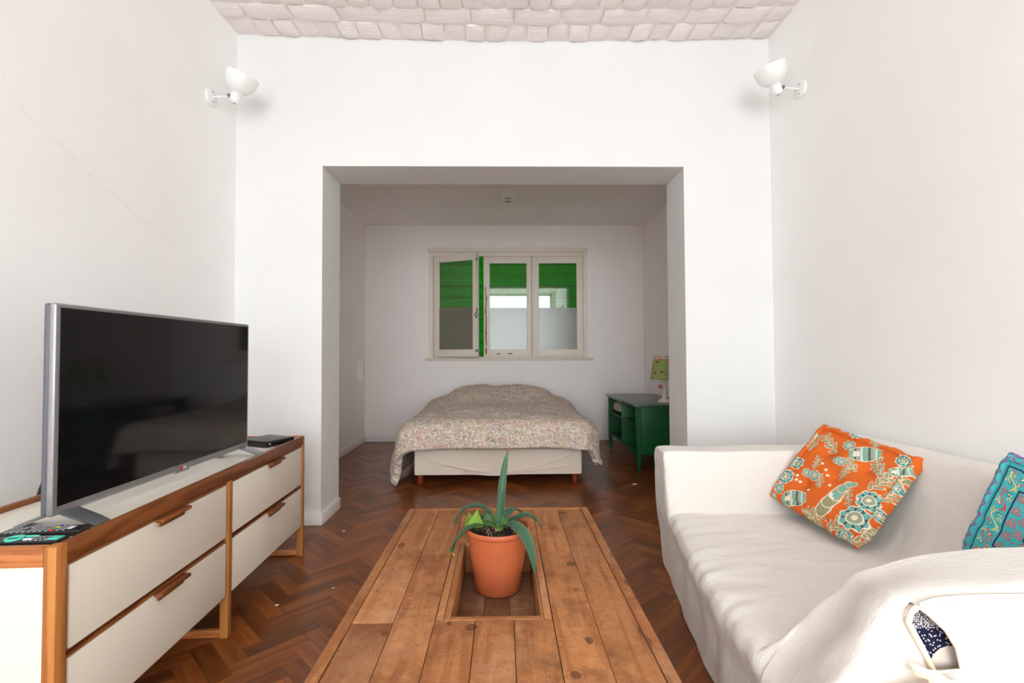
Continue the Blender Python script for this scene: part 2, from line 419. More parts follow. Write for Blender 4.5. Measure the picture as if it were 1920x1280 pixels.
a = t.n('MixShader', i0=.4); t.put(df, a.inputs[1]); t.put(tl, a.inputs[2])
b = t.n('MixShader', i0=.22); t.put(a, b.inputs[1]); t.put(tp, b.inputs[2])
g2 = t.n('BsdfGlossy', Color=(1, 1, 1), Roughness=.22); fr = t.n('Fresnel', IOR=1.5); c_ = t.n('MixShader', i0=t.math('MINIMUM', t.math('MULTIPLY', fr, 1.7), 1.0)); t.put(b, c_.inputs[1]); t.put(g2, c_.inputs[2]); t.put(c_, t.out.inputs[0])
M['film'] = t.m
t = NT('bare_wood_patch'); c = t.coord()
M['peel'] = t.set(Base__Color=t.mix(t.noise(t.map(c, (30, 30, 4)), 3.0, 4), srgb(128, 88, 58), srgb(176, 140, 108)), Roughness=.85)

t = NT('navy_print'); c = t.coord()
sp = t.n('SeparateXYZ', Vector=c)
cxz = t.n('CombineXYZ', X=sp.outputs[0], Y=sp.outputs[2])
v1 = t.n('TexVoronoi', _voronoi_dimensions='2D', Vector=cxz, Scale=270.0, Randomness=.7); v2 = t.n('TexVoronoi', _voronoi_dimensions='2D', Vector=cxz, Scale=120.0)
beads = t.ramp(v1.outputs['Distance'], [(.34, (1, 1, 1)), (.46, (0, 0, 0))])
dots = t.ramp(v2.outputs['Distance'], [(.16, (1, 1, 1)), (.24, (0, 0, 0))])
upper = t.math('GREATER_THAN', sp.outputs[2], .532)
pale = t.math('MAXIMUM', t.math('GREATER_THAN', t.math('MULTIPLY_ADD', sp.outputs[0], -.97, sp.outputs[2]), .97), t.math('LESS_THAN', t.math('ADD', t.math('POWER', t.math('SUBTRACT', sp.outputs[0], -.335), 2.0), t.math('POWER', t.math('SUBTRACT', sp.outputs[2], .452), 2.0)), .0019))
amt = t.mix(upper, dots, beads)
col = t.mix(amt, srgb(26, 28, 58), srgb(214, 206, 206))
col = t.mix(pale, col, srgb(222, 208, 196))
M['navy'] = t.set(Base__Color=col, Roughness=.8, Specular__IOR__Level=.2)

def vcol(name, rough=.85):
    t = NT(name); a = t.n('VertexColor'); a.layer_name = 'pattern'
    c = t.coord(); w = t.noise(c, 500, 2)
    return t.set(Base__Color=t.mix(t.math('MULTIPLY', w, .12), a.outputs[0], (.3, .28, .26)), Roughness=rough, Specular__IOR__Level=.15, Normal=t.bump(w, .25, .001))
M['orange'] = vcol('orange_block_print'); M['turq'] = vcol('turquoise_embroidery')
M['cushback'] = plain('grey_brown_cotton', srgb(96, 88, 84), .9, spec=.1)

# ------------------------------------------------------------------ room dimensions
L, R = -1.7525, 1.797
Z1, Z2, Z3 = 3.146, 3.483, 6.095
OL, OR, OH = -1.1866, 1.2089, 2.3428
HC, HA = 3.205, 2.744
YB = -4.2

# floor: herringbone parquet, boards at 45 degrees
bm = B(); uvl = bm.loops.layers.uv.verify()
PL, PW, gap = .27, .07, .0003
ca, sa = math.cos(PI / 4), math.sin(PI / 4)
ox, oy = -.934, 1.69
def plank(x0, y0, w, h, hor):
    q = [(x0 + gap, y0 + gap), (x0 + w - gap, y0 + gap), (x0 + w - gap, y0 + h - gap), (x0 + gap, y0 + h - gap)]
    P = [(ca * a - sa * b + ox, sa * a + ca * b + oy) for a, b in q]
    cx = sum(p[0] for p in P) / 4; cy = sum(p[1] for p in P) / 4
    if not (L - .2 < cx < R + .2 and YB - .2 < cy < Z3 + .2): return
    z = random.uniform(-.0003, .0003)
    vs = [bm.verts.new((p[0], p[1], z)) for p in P]
    f = bm.faces.new(vs)
    for lp, (a, b) in zip(f.loops, q):
        lp[uvl].uv = ((a, b) if hor else (b, a))
for n in range(-14, 15):
    for k in range(-75, 76):
        bx, by = n * PL + k * PW, -n * PL + k * PW
        plank(bx, by, PL, PW, True)
        plank(bx, by + PW, PW, PL, False)
for v in list(bm.verts):
    v.co.x = min(max(v.co.x, L - .1), R + .1); v.co.y = min(max(v.co.y, YB - .1), Z3 + .1)
box(bm, L - .1, R + .1, YB - .1, Z3 + .1, -.12, -.0022)
for f in bm.faces:
    if min(v.co.z for v in f.verts) < -.002: f.material_index = 1
floor = obj('floor', bm, [M['parquet'], M['subfloor']], None, None); floor['kind'] = 'structure'

# walls
T = .22
def wallbox(name, *b, mat='wall'):
    bm = B(); box(bm, *b); return struct(name, bm, M[mat])
SY0, SY1, SZ0, SZ1 = -2.7, -1.55, .9, 2.6   # added openings, unseen behind the viewer, to brighten the side walls
for nm, xa, xb, mm in (('wall_left', L - T, L, 'wall_left'), ('wall_right', R, R + T, 'wall')):
    bm = B()
    box(bm, xa, xb, YB - T, SY0, -.12, 3.6); box(bm, xa, xb, SY1, Z2, -.12, 3.6)
    box(bm, xa, xb, SY0, SY1, -.12, SZ0); box(bm, xa, xb, SY0, SY1, SZ1, 3.6)
    struct(nm, bm, M[mm])
for nm, xa in (('added_light_opening_left', L - .14), ('added_light_opening_right', R + .08)):  # frames for the two added light openings
    bm = B()
    for y_ in (SY0, (SY0 + SY1) / 2 - .03, SY1 - .06): box(bm, xa, xa + .06, y_, y_ + .06, SZ0, SZ1, .004)
    for z_ in (SZ0, SZ1 - .06): box(bm, xa, xa + .06, SY0, SY1, z_, z_ + .06, .004)
    struct(nm, bm, M['trim'])
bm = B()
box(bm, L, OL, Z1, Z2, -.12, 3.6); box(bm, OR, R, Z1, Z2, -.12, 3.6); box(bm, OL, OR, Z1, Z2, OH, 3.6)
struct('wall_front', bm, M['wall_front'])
# alcove walls; the left one has a small recess near the far corner
ny0, ny1, nz0, nz1 = 5.80, 6.02, .795, 1.05
bm = B()
box(bm, L - T, L, Z2, ny0, -.12, HA + .1); box(bm, L - T, L, ny1, Z3 + T, -.12, HA + .1)
box(bm, L - T, L, ny0, ny1, -.12, nz0); box(bm, L - T, L, ny0, ny1, nz1, HA + .1); box(bm, L - T, L - .07, ny0, ny1, nz0, nz1)
struct('wall_alcove_left', bm, M['alcove'])
wallbox('wall_alcove_right', R, R + T, Z2, Z3 + T, -.12, HA + .1, mat='alcove')
WX0, WX1, WZ0, WZ1 = -.93, 1.06, 1.045, 2.385
bm = B()
box(bm, L, WX0, Z3, Z3 + T, -.12, HA + .1); box(bm, WX1, R, Z3, Z3 + T, -.12, HA + .1)
box(bm, WX0, WX1, Z3, Z3 + T, -.12, WZ0); box(bm, WX0, WX1, Z3, Z3 + T, WZ1, HA + .1)
struct('wall_alcove_back', bm, M['alcove'])
wallbox('ceiling_alcove', L - T, R + T, Z2, Z3 + T, HA, HA + .15, mat='alcove_ceil')
# back wall (behind the viewer) with a wide glazed opening that lights the room
BX0, BX1, BZ0, BZ1 = -1.62, 1.68, .2, 3.16
bm = B()
box(bm, L, BX0, YB - T, YB, -.12, 3.6); box(bm, BX1, R, YB - T, YB, -.12, 3.6)
box(bm, BX0, BX1, YB - T, YB, -.12, BZ0); box(bm, BX0, BX1, YB - T, YB, BZ1, 3.6)
struct('wall_back', bm, M['wall'])
bm = B()
for x in (BX0, -.98, .96, BX1 - .06): box(bm, x, x + .06, YB - .14, YB - .08, BZ0, BZ1, .004)
for z in (BZ0, BZ1 - .06): box(bm, BX0, BX1, YB - .14, YB - .08, z, z + .06, .004)
struct('window_2', bm, M['trim'])

# brick ceiling of the main room (rows of painted bricks, slightly sagging)
bm = B()
y = Z1 - .002; row = 0
def sag(x): return HC + .004 - .032 * max(0, 1 - ((x - .02) / 1.75) ** 2) ** 1.2
while y > YB - .1:
    d = (.155, .135)[row % 2] if row else .16
    w0 = .138 if row % 2 == 0 else .272
    x = L - random.uniform(0, w0)
    while x < R:
        w = w0 * random.uniform(.9, 1.1)
        g = .004
        xa, xb = max(x + g, L + .001), min(x + w - g, R - .001)
        if xb - xa > .03:
            zj = random.uniform(-.006, .006); nx, nyy = 7, 6
            s = random.uniform(0, 99); skew = random.uniform(-.012, .012)
            Vb = []
            ya, yb = y - d + g, y - g
            for i in range(nx):
                rowv = []
                for j in range(nyy):
                    fx, fy = i / (nx - 1), j / (nyy - 1)
                    px_ = xa + (xb - xa) * fx + skew * (fy - .5); py_ = ya + (yb - ya) * fy
                    px_ = min(max(px_, L + .001), R - .001)
                    e = min(fx, 1 - fx) * (xb - xa); e2 = min(fy, 1 - fy) * d
                    rnd = .010 * (math.exp(-e / .004) + math.exp(-e2 / .004))
                    zz_ = sag(px_) + zj + rnd + .009 * noise.noise(Vector((px_ * 14, py_ * 14, s)))
                    rowv.append(bm.verts.new((px_, py_, zz_)))
                Vb.append(rowv)
            for i in range(nx - 1):
                for j in range(nyy - 1):
                    bm.faces.new((Vb[i][j], Vb[i][j + 1], Vb[i + 1][j + 1], Vb[i + 1][j]))
            # sides up to the mortar
            ringv = [Vb[i][0] for i in range(nx)] + [Vb[-1][j] for j in range(1, nyy)] + [Vb[i][-1] for i in range(nx - 2, -1, -1)] + [Vb[0][j] for j in range(nyy - 2, 0, -1)]
            up = [bm.verts.new((v.co.x, v.co.y, v.co.z + .05)) for v in ringv]
            for i in range(len(ringv)):
                bm.faces.new((ringv[i], up[i], up[(i + 1) % len(ringv)], ringv[(i + 1) % len(ringv)]))
        x += w
    y -= d; row += 1
def mort(u, v):
    x = L + (R - L) * u; yy = YB + (Z1 - YB) * v
    return Vector((x, yy, sag(x) + .016 + .006 * noise.noise(Vector((x * 9, yy * 9, 3))) + .004 * noise.noise(Vector((x * 31, yy * 31, 8)))))
grid(bm, mort, 120, 160)
box(bm, L - T, R + T, YB - T, Z1, HC + .12, HC + .35)
struct('ceiling', bm, M['brick'], smooth=50)

# baseboards
bh, bt = .077, .013
def bb(name, *b):
    bm = B(); box(bm, *b, bev=.003); return struct(name, bm, M['base'])
bb('baseboard_left', L, L + bt, YB, Z1 - bt, 0, bh)
bb('baseboard_right', R - bt, R, YB, Z1 - bt, 0, bh)
fl = bb('baseboard_front_left', L, OL + bt, Z1 - bt, Z1, 0, bh)
bm = B(); box(bm, -1.236, -1.222, Z1 - bt - .002, Z1 - bt + .001, .024, .040, .001)
for dx in (-1.232, -1.227): box(bm, dx, dx + .0015, Z1 - bt - .003, Z1 - bt, .029, .035)
struct('socket_plate', bm, M['white_plastic'], fl)
bb('baseboard_front_right', OR - bt, R, Z1 - bt, Z1, 0, bh)
bb('baseboard_opening_left', OL, OL + bt, Z1, Z2 + .0, 0, bh)
bb('baseboard_opening_right', OR - bt, OR, Z1, Z2, 0, bh)
bb('baseboard_alcove_left', L, L + bt, Z2, Z3 - bt, 0, bh)
bb('baseboard_alcove_right', R - bt, R, Z2, Z3 - bt, 0, bh)
bb('baseboard_alcove_back', L, R, Z3 - bt, Z3, 0, bh)

# ------------------------------------------------------------------ alcove window
YW = Z3
bm = B()
fy0, fy1 = YW - .012, YW + .10
box(bm, WX0 - .012, -.893, fy0, fy1, WZ0, 2.40, .003)
box(bm, 1.026, WX1 + .012, fy0, fy1, WZ0, 2.40, .003)
box(bm, -.893, 1.026, fy0, fy1, 2.348, 2.40, .003)
box(bm, -.893, 1.026, fy0 + .02, fy1, WZ0, 1.064, .003)
box(bm, .366, .385, fy0 + .01, fy1, WZ0, 2.36, .002)
window = struct('window_1', bm, M['trim'])
bm = B(); box(bm, -.955, 1.09, YW - .03, YW + .001, 2.40, 2.452, .006); struct('head_board', bm, M['trim'], window)
bm = B(); box(bm, -1.0, 1.15, YW - .055, YW + .002, 1.036, 1.05, .005); box(bm, -.985, 1.135, YW - .03, YW + .001, 1.014, 1.036, .008)
struct('sill', bm, M['trim'], window)
def sash(w, z0, z1, stl, str_, rb, rt, name='sash'):
    # local: x from 0 (hinge) to w, y = 0 the room face, z absolute
    bm = B(); d = .035
    box(bm, 0, stl, 0, d, z0, z1, .003); box(bm, w - str_, w, 0, d, z0, z1, .003)
    box(bm, stl, w - str_, .001, d - .001, z0, z0 + rb, .002); box(bm, stl, w - str_, .001, d - .001, z1 - rt, z1, .002)
    for (a, b_, c_, e_) in ((stl, stl + .006, z0 + rb, z1 - rt), (w - str_ - .006, w - str_, z0 + rb, z1 - rt)):
        box(bm, a, b_, .008, .02, c_, e_, .001)
    s = struct(name, bm, M['trim'], window)
    g = B(); box(g, stl - .004, w - str_ + .004, .016, .020, z0 + rb - .004, z1 - rt + .004)
    struct('pane', g, M['glass'], s)
    f = B(); box(f, stl, w - str_, .0140, .0152, z0 + rb, 1.685)
    struct('frosted_film', f, M['film'], s, label='frosted film on lower half of pane')
    return s
zs0, zs1 = 1.066, 2.346
s1 = sash(.625, zs0, zs1, .075, .07, .09, .085); s1.location = (-.890, YW - .004, 0); s1.rotation_euler = (0, 0, -math.radians(22))
s2 = sash(.612, zs0, zs1, .072, .056, .088, .088); s2.location = (-.250, YW - .002, 0)
s3 = sash(.638, zs0, zs1, .066, .076, .088, .088); s3.location = (.386, YW - .002, 0)
# espagnolette bar with a hook catch on the edge of the open sash
bm = B()
tube(bm, [(.615, -.010, zs0 + .02), (.615, -.010, zs1 - .01)], .005, 8)
for z in (zs0 + .06, zs1 - .10): box(bm, .603, .627, -.016, .002, z, z + .03, .003)
struct('bolt_bar', bm, M['steel'], s1)
bm = B()
tube(bm, spline([(.606, -.012, 1.55), (.60, -.03, 1.57), (.615, -.035, 1.60), (.628, -.028, 1.635), (.612, -.02, 1.66)], 14), .007, 8)
tube(bm, spline([(.622, -.012, 1.60), (.638, -.03, 1.58), (.628, -.035, 1.555), (.610, -.028, 1.54)], 12), .006, 8)
struct('catch', bm, M['steel'], s1)
# flaked paint on the middle sash
bm = B()
def flake(pts):
    vs = [bm.verts.new((a, -.0012, c)) for a, c in pts]; f = bm.faces.new(vs)
    r = bmesh.ops.extrude_face_region(bm, geom=[f])
    for v in r['geom']:
        if isinstance(v, bmesh.types.BMVert): v.co.y = .001
pl = []; pr = []
for i in range(40):
    z = 1.09 + i * (.87 / 39)
    w = (.009 + .009 * noise.noise(Vector((z * 18, 1, 2)))) * (1 if z < 1.85 else .6)
    cx = .03 + .007 * noise.noise(Vector((z * 7, 4, 2)))
    pl.append((cx - max(w, .003), z)); pr.append((cx + max(w, .003), z))
flake(pl + pr[::-1])
struct('bare_wood', bm, M['peel'], s2, label='flaked brown bare wood')
for (a, w) in ((.19, .07), (.335, .075)):
    bm = B(); vs = []
    for k in range(14):
        an = 2 * PI * k / 14; q = 1 + .5 * noise.noise(Vector((k * 1.7, a * 9, 0)))
        vs.append((a + w / 2 * math.cos(an) * q, 1.10 + .006 * math.sin(an) * q))
    flake(vs)
    struct('chipped_paint', bm, M['blackm'], s2)
# closed roller shutter outside
bm = B(); n = 0; z = 1.03
while z < 2.42:
    box(bm, WX0 - .01, WX1 + .01, YW + .165, YW + .175, z, z + .0445, .006, 2)
    z += .044
box(bm, WX0 - .01, WX1 + .01, YW + .170, YW + .176, 1.03, 2.42)
for xx in np.linspace(-.85, 1.0, 13):
    box(bm, xx, xx + .014, YW + .176, YW + .182, 1.03, 2.42)
for z in np.arange(1.1, 2.4, .146): box(bm, WX0 - .01, WX1 + .01, YW + .176, YW + .182, z, z + .016)
struct('roller_shutter', bm, M['slats'], window, label='closed green roller shutter behind the panes')

# ------------------------------------------------------------------ TV console
cth = math.atan2(.058, 1.54)
con = thing('tv_console', 'low wooden console with cream drawers standing along the left wall', 'tv stand', (-1.047, 1.15, 0), cth)
CL, CD, CH, RB = 1.54, .44, .653, .606
PZ = .637
def part(name, mat, parent, *boxes, bev=.002, label=None, smooth=35):
    bm = B()
    for b in boxes: box(bm, *b, bev=bev)
    o = obj(name, bm, M[mat], parent, smooth)
    if label: o['label'] = label
    return o
part('front_rail', 'walnut_y', con, (-.022, 0, .03, CL - .02, RB, CH), bev=.004)
part('back_rail', 'walnut_y', con, (-CD, -CD + .02, .03, CL - .02, RB, CH), bev=.003)
part('end_rail', 'walnut_x', con, (-CD + .03, -.03, .0, .02, RB, CH), bev=.003)
part('end_rail', 'walnut_x', con, (-CD + .02, -.02, CL - .02, CL, RB, CH), bev=.003)
part('top_panel', 'creamtop', con, (-CD + .02, -.022, .02, CL - .02, PZ - .02, PZ), bev=0)
for (y0, y1) in ((0.0, .034), (CL / 2 - .014, CL / 2 + .014), (CL - .024, CL)):
    top = CH if y0 != CL / 2 - .014 else RB
    for x0, x1 in ((-.032, 0.0), (-CD, -CD + .032)):
        part('leg', 'walnut_z', con, (x0, x1, y0, y1, 0, top), bev=.008 if y0 == 0 else .004)
    part('floor_stretcher', 'walnut_x', con, (-CD + .03, -.03, y0 + .004, y1 - .004, .002, .03), bev=.003)
part('side_panel', 'cream', con, (-CD + .032, -.034, .006, .02, .155, RB), bev=0)
part('side_panel', 'cream', con, (-CD + .032, -.034, CL - .02, CL - .006, .155, RB), bev=0)
part('back_panel', 'cream', con, (-CD + .006, -CD + .014, .03, CL - .03, .155, RB), bev=0)
part('bottom_panel', 'walnut_y', con, (-CD + .014, -.03, .02, CL - .02, .148, .16), bev=0)
for y0, y1 in ((.036, CL / 2 - .016), (CL / 2 + .016, CL - .026)):
    for z0, z1 in ((.385, .602), (.158, .378)):
        dr = part('drawer', 'walnut_y', con, (-.30, -.010, y0, y1, z0, z1), bev=.001)
        part('drawer_front', 'cream', dr, (-.011, -.004, y0 + .008, y1 - .008, z0 + .008, z1 - .009), bev=.0008)
        yc = (y0 + y1) / 2 + .02
        bm = B()
        box(bm, -.008, .020, yc - .072, yc + .072, z1 - .014, z1 - .003, .003)
        box(bm, -.003, .004, yc - .06, yc + .06, z1 - .03, z1 - .010, .002)
        obj('handle', bm, M['walnut_y'], dr)

# ------------------------------------------------------------------ television
TY0, TY1, TZ0, TZ1, TX = 1.298, 2.272, .672, 1.243, -1.2
tv = thing('television', 'large flat screen television with silver frame standing on the cream console top', 'television', (TX, (TY0 + TY1) / 2, PZ))
tv_off = -Vector((TX, (TY0 + TY1) / 2, PZ))
def lp(bm):
    for v in bm.verts: v.co += tv_off
    return bm
bm = B(); box(bm, TX - .014, TX + .003, TY0, TY1, TZ0, TZ1, .007, 3)
# cut the bezel opening by insetting the front face
fr = max((f for f in bm.faces if f.normal.x > .9), key=lambda f: f.calc_area())
res = bmesh.ops.inset_individual(bm, faces=[fr], thickness=.001, depth=0)
obj('casing', lp(bm), M['tvmetal'], tv)
bm = B(); box(bm, TX - .030, TX - .0145, TY0 + .001, TY1 - .001, TZ0 + .001, TZ1 - .001, .008, 3)
box(bm, TX - .062, TX - .031, TY0 + .2, TY1 - .2, TZ0 + .06, TZ0 + .34, .01)
obj('back_shell', lp(bm), M['tvback'], tv)
bm = B(); box(bm, TX + .002, TX + .0036, TY0 + .015, TY1 - .012, TZ0 + .024, TZ1 - .012, .0006, 1)
obj('screen', lp(bm), M['screen'], tv)
bm = B(); box(bm, TX - .004, TX + .004, 1.775, 1.855, TZ0 - .005, TZ0 + .004, .002)
obj('sensor_lip', lp(bm), M['tvmetal'], tv)
def foot(yc):
    bm = B()
    for s, xe in ((1, .105), (-1, -.112)):
        P = [(TX - .010 - s * .004, yc, TZ0 + .014), (TX - .010 + s * .020, yc, TZ0 + .002), (TX + xe * .6, yc, PZ + .020), (TX + xe, yc, PZ + .0035)]
        S = spline(P, 12); rows = []
        for i, p in enumerate(S):
            w = .062 - .012 * i / 11; th = .003
            dy = -.012 * (i / 11) * 1
            rows.append([bm.verts.new((p.x, p.y + dy + a, p.z + b)) for a, b in ((-w / 2, -th), (w / 2, -th), (w / 2, th), (0, th + .003), (-w / 2, th))])
        for i in range(11):
            for k in range(5):
                bm.faces.new((rows[i][k], rows[i][(k + 1) % 5], rows[i + 1][(k + 1) % 5], rows[i + 1][k]))
        bm.faces.new(rows[0]); bm.faces.new(rows[-1])
    for v in bm.verts: v.co.z = max(v.co.z, PZ + .0005)
    obj('foot', lp(bm), M['tvfoot'], tv, 40)
foot(1.352); foot(2.232)
# logo
def text_mesh(s, size):
    cu = bpy.data.curves.new('txt', 'FONT'); cu.body = s; cu.size = size; cu.extrude = .0004; cu.align_x = 'LEFT'
    o = bpy.data.objects.new('txt', cu); COL.objects.link(o)
    dg = bpy.context.evaluated_depsgraph_get()
    me = bpy.data.meshes.new_from_object(o.evaluated_get(dg))
    bpy.data.objects.remove(o); return me
me = text_mesh('LG', .016); bm = B(); bm.from_mesh(me)
Mx = Matrix.Translation(Vector((TX + .0036, 1.818, TZ0 + .004))) @ Matrix(((0, 0, 1, 0), (1, 0, 0, 0), (0, 1, 0, 0), (0, 0, 0, 1)))
bmesh.ops.transform(bm, matrix=Mx, verts=bm.verts[:])
obj('logo_letters', lp(bm), M['lggrey'], tv, None)
bm = B(); lathe(bm, [(0, .003), (.0072, .003), (.0072, .0042), (0, .0042)], 20, Matrix.Translation(Vector((TX, 1.807, TZ0 + .0105))) @ Matrix.Rotation(PI / 2, 4, 'Y'))
obj('logo_disc', lp(bm), M['lgpink'], tv, 30)

# power cable behind the television
bm = B()
tube(bm, spline([(TX - .06, 1.62, .80), (-1.33, 1.66, .83), (-1.47, 1.68, .80), (-1.56, 1.70, .73), (-1.60, 1.68, .60), (-1.62, 1.66, .3), (-1.62, 1.6, .03), (-1.60, 1.5, .006)], 40), .005, 8)
tag(obj('power_cable', bm, M['blackm']), 'black power cable hanging behind the television by left wall', 'cable')

# set-top box with blue plug
SB = thing('set_top_box', 'thin black box lying at the far end of the console', 'set-top box', (-1.225, 2.52, PZ), math.radians(-24))
bm = B(); box(bm, -.09, .09, -.085, .085, .003, .032, .003); obj('case', bm, M['black'], SB)
bm = B(); box(bm, .089, .0915, -.08, .08, .006, .029, .001); obj('front_panel', bm, M['screen'], SB)
bm = B(); box(bm, .0912, .0922, -.072, -.060, .014, .022, .001); obj('status_label', bm, M['grey_key'], SB)
for a in (-.07, .07):
    for b in (-.06, .06):
        bm = B(); box(bm, a - .008, a + .008, b - .008, b + .008, 0, .004); obj('rubber_foot', bm, M['blackm'], SB)
pg = B(); tube(pg, spline([(-1.330, 2.437, .650), (-1.37, 2.425, .649), (-1.42, 2.45, .643), (-1.45, 2.55, .642)], 14), .0035, 8)
cab = obj('network_cable', pg, M['white_plastic']); tag(cab, 'white network cable with blue plug behind the thin black box', 'cable')
pg = B(); box(pg, -.016, .016, -.008, .008, -.006, .008, .002, M=Matrix.Translation(Vector((-1.328, 2.438, .651))) @ Matrix.Rotation(math.radians(20), 4, 'Z'))
obj('plug', pg, M['blue'], cab)

# remote controls
def remote(label, loc, rot, ln, wd, th, teal):
    r = thing('remote_control', label, 'remote control', loc, rot, None)
    bm = B(); box(bm, -ln / 2, ln / 2, -wd / 2, wd / 2, 0, th, .006, 3)
    obj('body', bm, M['black'], r)
    if teal:
        bm = B(); lathe(bm, [(.012, th - .001), (.012, th + .0035), (.019, th + .0035), (.019, th - .001)], 24, Matrix.Translation(Vector((-ln * .18, 0, 0))), True)
        box(bm, -ln * .18 - .006, -ln * .18 + .045, .010, .016, th - .001, th + .003, .001)
        obj('navigation_ring', bm, M['teal'], r)
        bm = B(); box(bm, ln / 2 - .030, ln / 2 - .004, -.013, .010, th - .001, th + .002, .001); obj('end_key', bm, M['teal'], r)
        bm = B()
        for i in range(5):
            for j in range(3): box(bm, .01 + i * .011 - .004, .01 + i * .011 + .003, -.014 + j * .012 - .003, -.014 + j * .012 + .003, th - .001, th + .0015, .001)
        obj('keys', bm, M['grey_key'], r)
        bm = B(); box(bm, -ln * .18 + .028, -ln * .18 + .046, -.012, -.004, th - .001, th + .003, .001); obj('power_key', bm, M['white_plastic'], r)
    else:
        bm = B()
        for i in range(11):
            for j in range(4):
                if (i, j) in ((3, 1), (3, 2), (8, 0), (8, 1), (8, 2), (8, 3)): continue
                x = -ln * .40 + i * ln * .068; yy = -wd * .33 + j * wd * .22
                box(bm, x - .0035, x + .0035, yy - .0035, yy + .0035, th - .001, th + .0022, .001)
        obj('keys', bm, M['grey_key'], r)
        for j, mm in enumerate(('red', 'greenkey', 'yellow', 'blue')):
            bm = B(); x = -ln * .40 + 8 * ln * .068; yy = -wd * .33 + j * wd * .22
            box(bm, x - .005, x + .005, yy - .004, yy + .004, th - .001, th + .0025, .001)
            obj('colour_key', bm, M[mm], r)
        bm = B(); box(bm, ln * .30, ln * .36, -.010, .010, th - .0005, th + .0006, .0003); obj('keypad_mark', bm, M['white_plastic'], r)
    return r
remote('black remote control with grey keys and coloured keys, nearer the television foot', (-1.185, 1.268, PZ), math.radians(9), .185, .048, .017, False)
remote('black remote control with turquoise ring and end key at the console edge', (-1.168, 1.206, PZ), math.radians(3), .165, .042, .016, True)

# ------------------------------------------------------------------ coffee table
tb = thing('coffee_table', 'rough reclaimed wood coffee table with sunken box, in the middle of the floor', 'coffee table', (-.028, 1.50, 0))
def loc(bm, o):
    for v in bm.verts: v.co -= Vector(o.location)
    return bm
TT, TY_0, TY_1 = .42, .86, 2.135
bm = B(); g = .0008
XE = [-.387, -.282, -.178, -.074, .024, .124, .231, .336]
for i in range(7):
    a, b = XE[i] + g, XE[i + 1] - g
    dz = random.uniform(-.0012, .0012)
    if i in (0, 1, 5, 6):
        if i in (0, 5):
            ys = 1.235 + .01 * i if i == 0 else 1.66
            box(bm, a, b, TY_0, ys - .001, TT - .022, TT + dz, .0016, 2); box(bm, a, b, ys + .001, TY_1 - .028, TT - .022, TT - dz, .0016, 2)
        else:
            box(bm, a, b, TY_0, TY_1 - .028, TT - .022, TT + dz, .0016, 2)
    else:
        box(bm, a, b, TY_0, 1.241, TT - .022, TT + dz, .0016, 2)
        box(bm, a, b, 1.747, TY_1 - .028, TT - .022, TT - dz, .0016, 2)
for a, b in ((-.1765, -.157), (.102, .1225)): box(bm, a, b, 1.243, 1.745, TT - .022, TT, .0015)
obj('tabletop', loc(bm, tb), M['tabletop'], tb)
def tpart(name, mat, *b):
    bm = B(); box(bm, *b); return obj(name, loc(bm, tb), M[mat], tb)
tpart('edge_board', 'pallet', -.418, -.389, TY_0, TY_1, TT - .06, TT, .003); tpart('edge_board', 'pallet', .338, .367, TY_0, TY_1, TT - .06, TT, .003)
tpart('end_board', 'pallet_x', -.387, .336, TY_1 - .026, TY_1, TT - .06, TT + .0005, .003); tpart('end_board', 'pallet_x', -.387, .336, TY_0 - .024, TY_0 - .001, TT - .06, TT, .003)
tpart('box_side', 'pallet', -.156, -.139, 1.243, 1.745, .305, TT + .0012, .002); tpart('box_side', 'pallet', .094, .101, 1.243, 1.745, .305, TT + .0012, .002)
tpart('box_end', 'pallet_x', -.1385, .0935, 1.243, 1.258, .305, TT + .0015, .002); tpart('box_end', 'pallet_x', -.1385, .0935, 1.732, 1.745, .305, TT + .0012, .002)
bm = B()
for a, b in ((-.138, -.062), (-.060, .015), (.017, .0935)): box(bm, a, b, 1.258, 1.732, .305, .32, .001)
obj('box_floor', loc(bm, tb), M['pallet_dark'], tb)
for y0 in (TY_0 + .02, TY_1 - .11): tpart('apron', 'pallet_x', -.387, .336, y0, y0 + .08, TT - .10, TT - .024, .003)
for x0 in (-.385, .265):
    for y0 in (TY_0 + .02, TY_1 - .11):
        bm = B(); box(bm, x0, x0 + .07, y0, y0 + .08, 0, TT - .10, .003); obj('leg', loc(bm, tb), M['pallet'], tb)

# ------------------------------------------------------------------ potted agave
PX, PY, PZ0 = -.022, 1.616, .3205
ag = thing('potted_agave', 'green agave in a terracotta pot standing in the sunken box of the table', 'potted plant', (PX, PY, PZ0))
bm = B()
lathe(bm, [(0, 0), (.071, 0), (.075, .004), (.0765, .012), (.1005, .187), (.1055, .190), (.1075, .196), (.1075, .203), (.1045, .2075), (.1005, .206), (.0975, .198), (.094, .17), (.075, .02), (0, .018)], 56)
obj('pot', bm, M['pot'], ag, 50)
bm = B()
def soilf(u, v):
    r = .0955 * u; a = 2 * PI * v
    x, y = r * math.cos(a), r * math.sin(a)
    return Vector((x, y, .183 + .010 * fbm((x * 40, y * 40, 1)) * (1 - u ** 6) + .012 * (1 - u)))
grid(bm, soilf, 18, 40)
bmesh.ops.remove_doubles(bm, verts=bm.verts[:], dist=.0005)
obj('soil', bm, M['soil'], ag, 180)
bm = B()
random.seed(3)
for k in range(26):
    a = random.uniform(0, 2 * PI); r = random.uniform(.02, .08)
    p = Vector((r * math.cos(a), r * math.sin(a), .193))
    d = Vector((random.uniform(-.02, .02), random.uniform(-.02, .02), random.uniform(0, .012)))
    tube(bm, spline([p, p + d * .5 + Vector((0, 0, .008)), p + d], 5), .0011, 5)
obj('dry_roots', bm, M['root'], ag, 180)['kind'] = 'stuff'
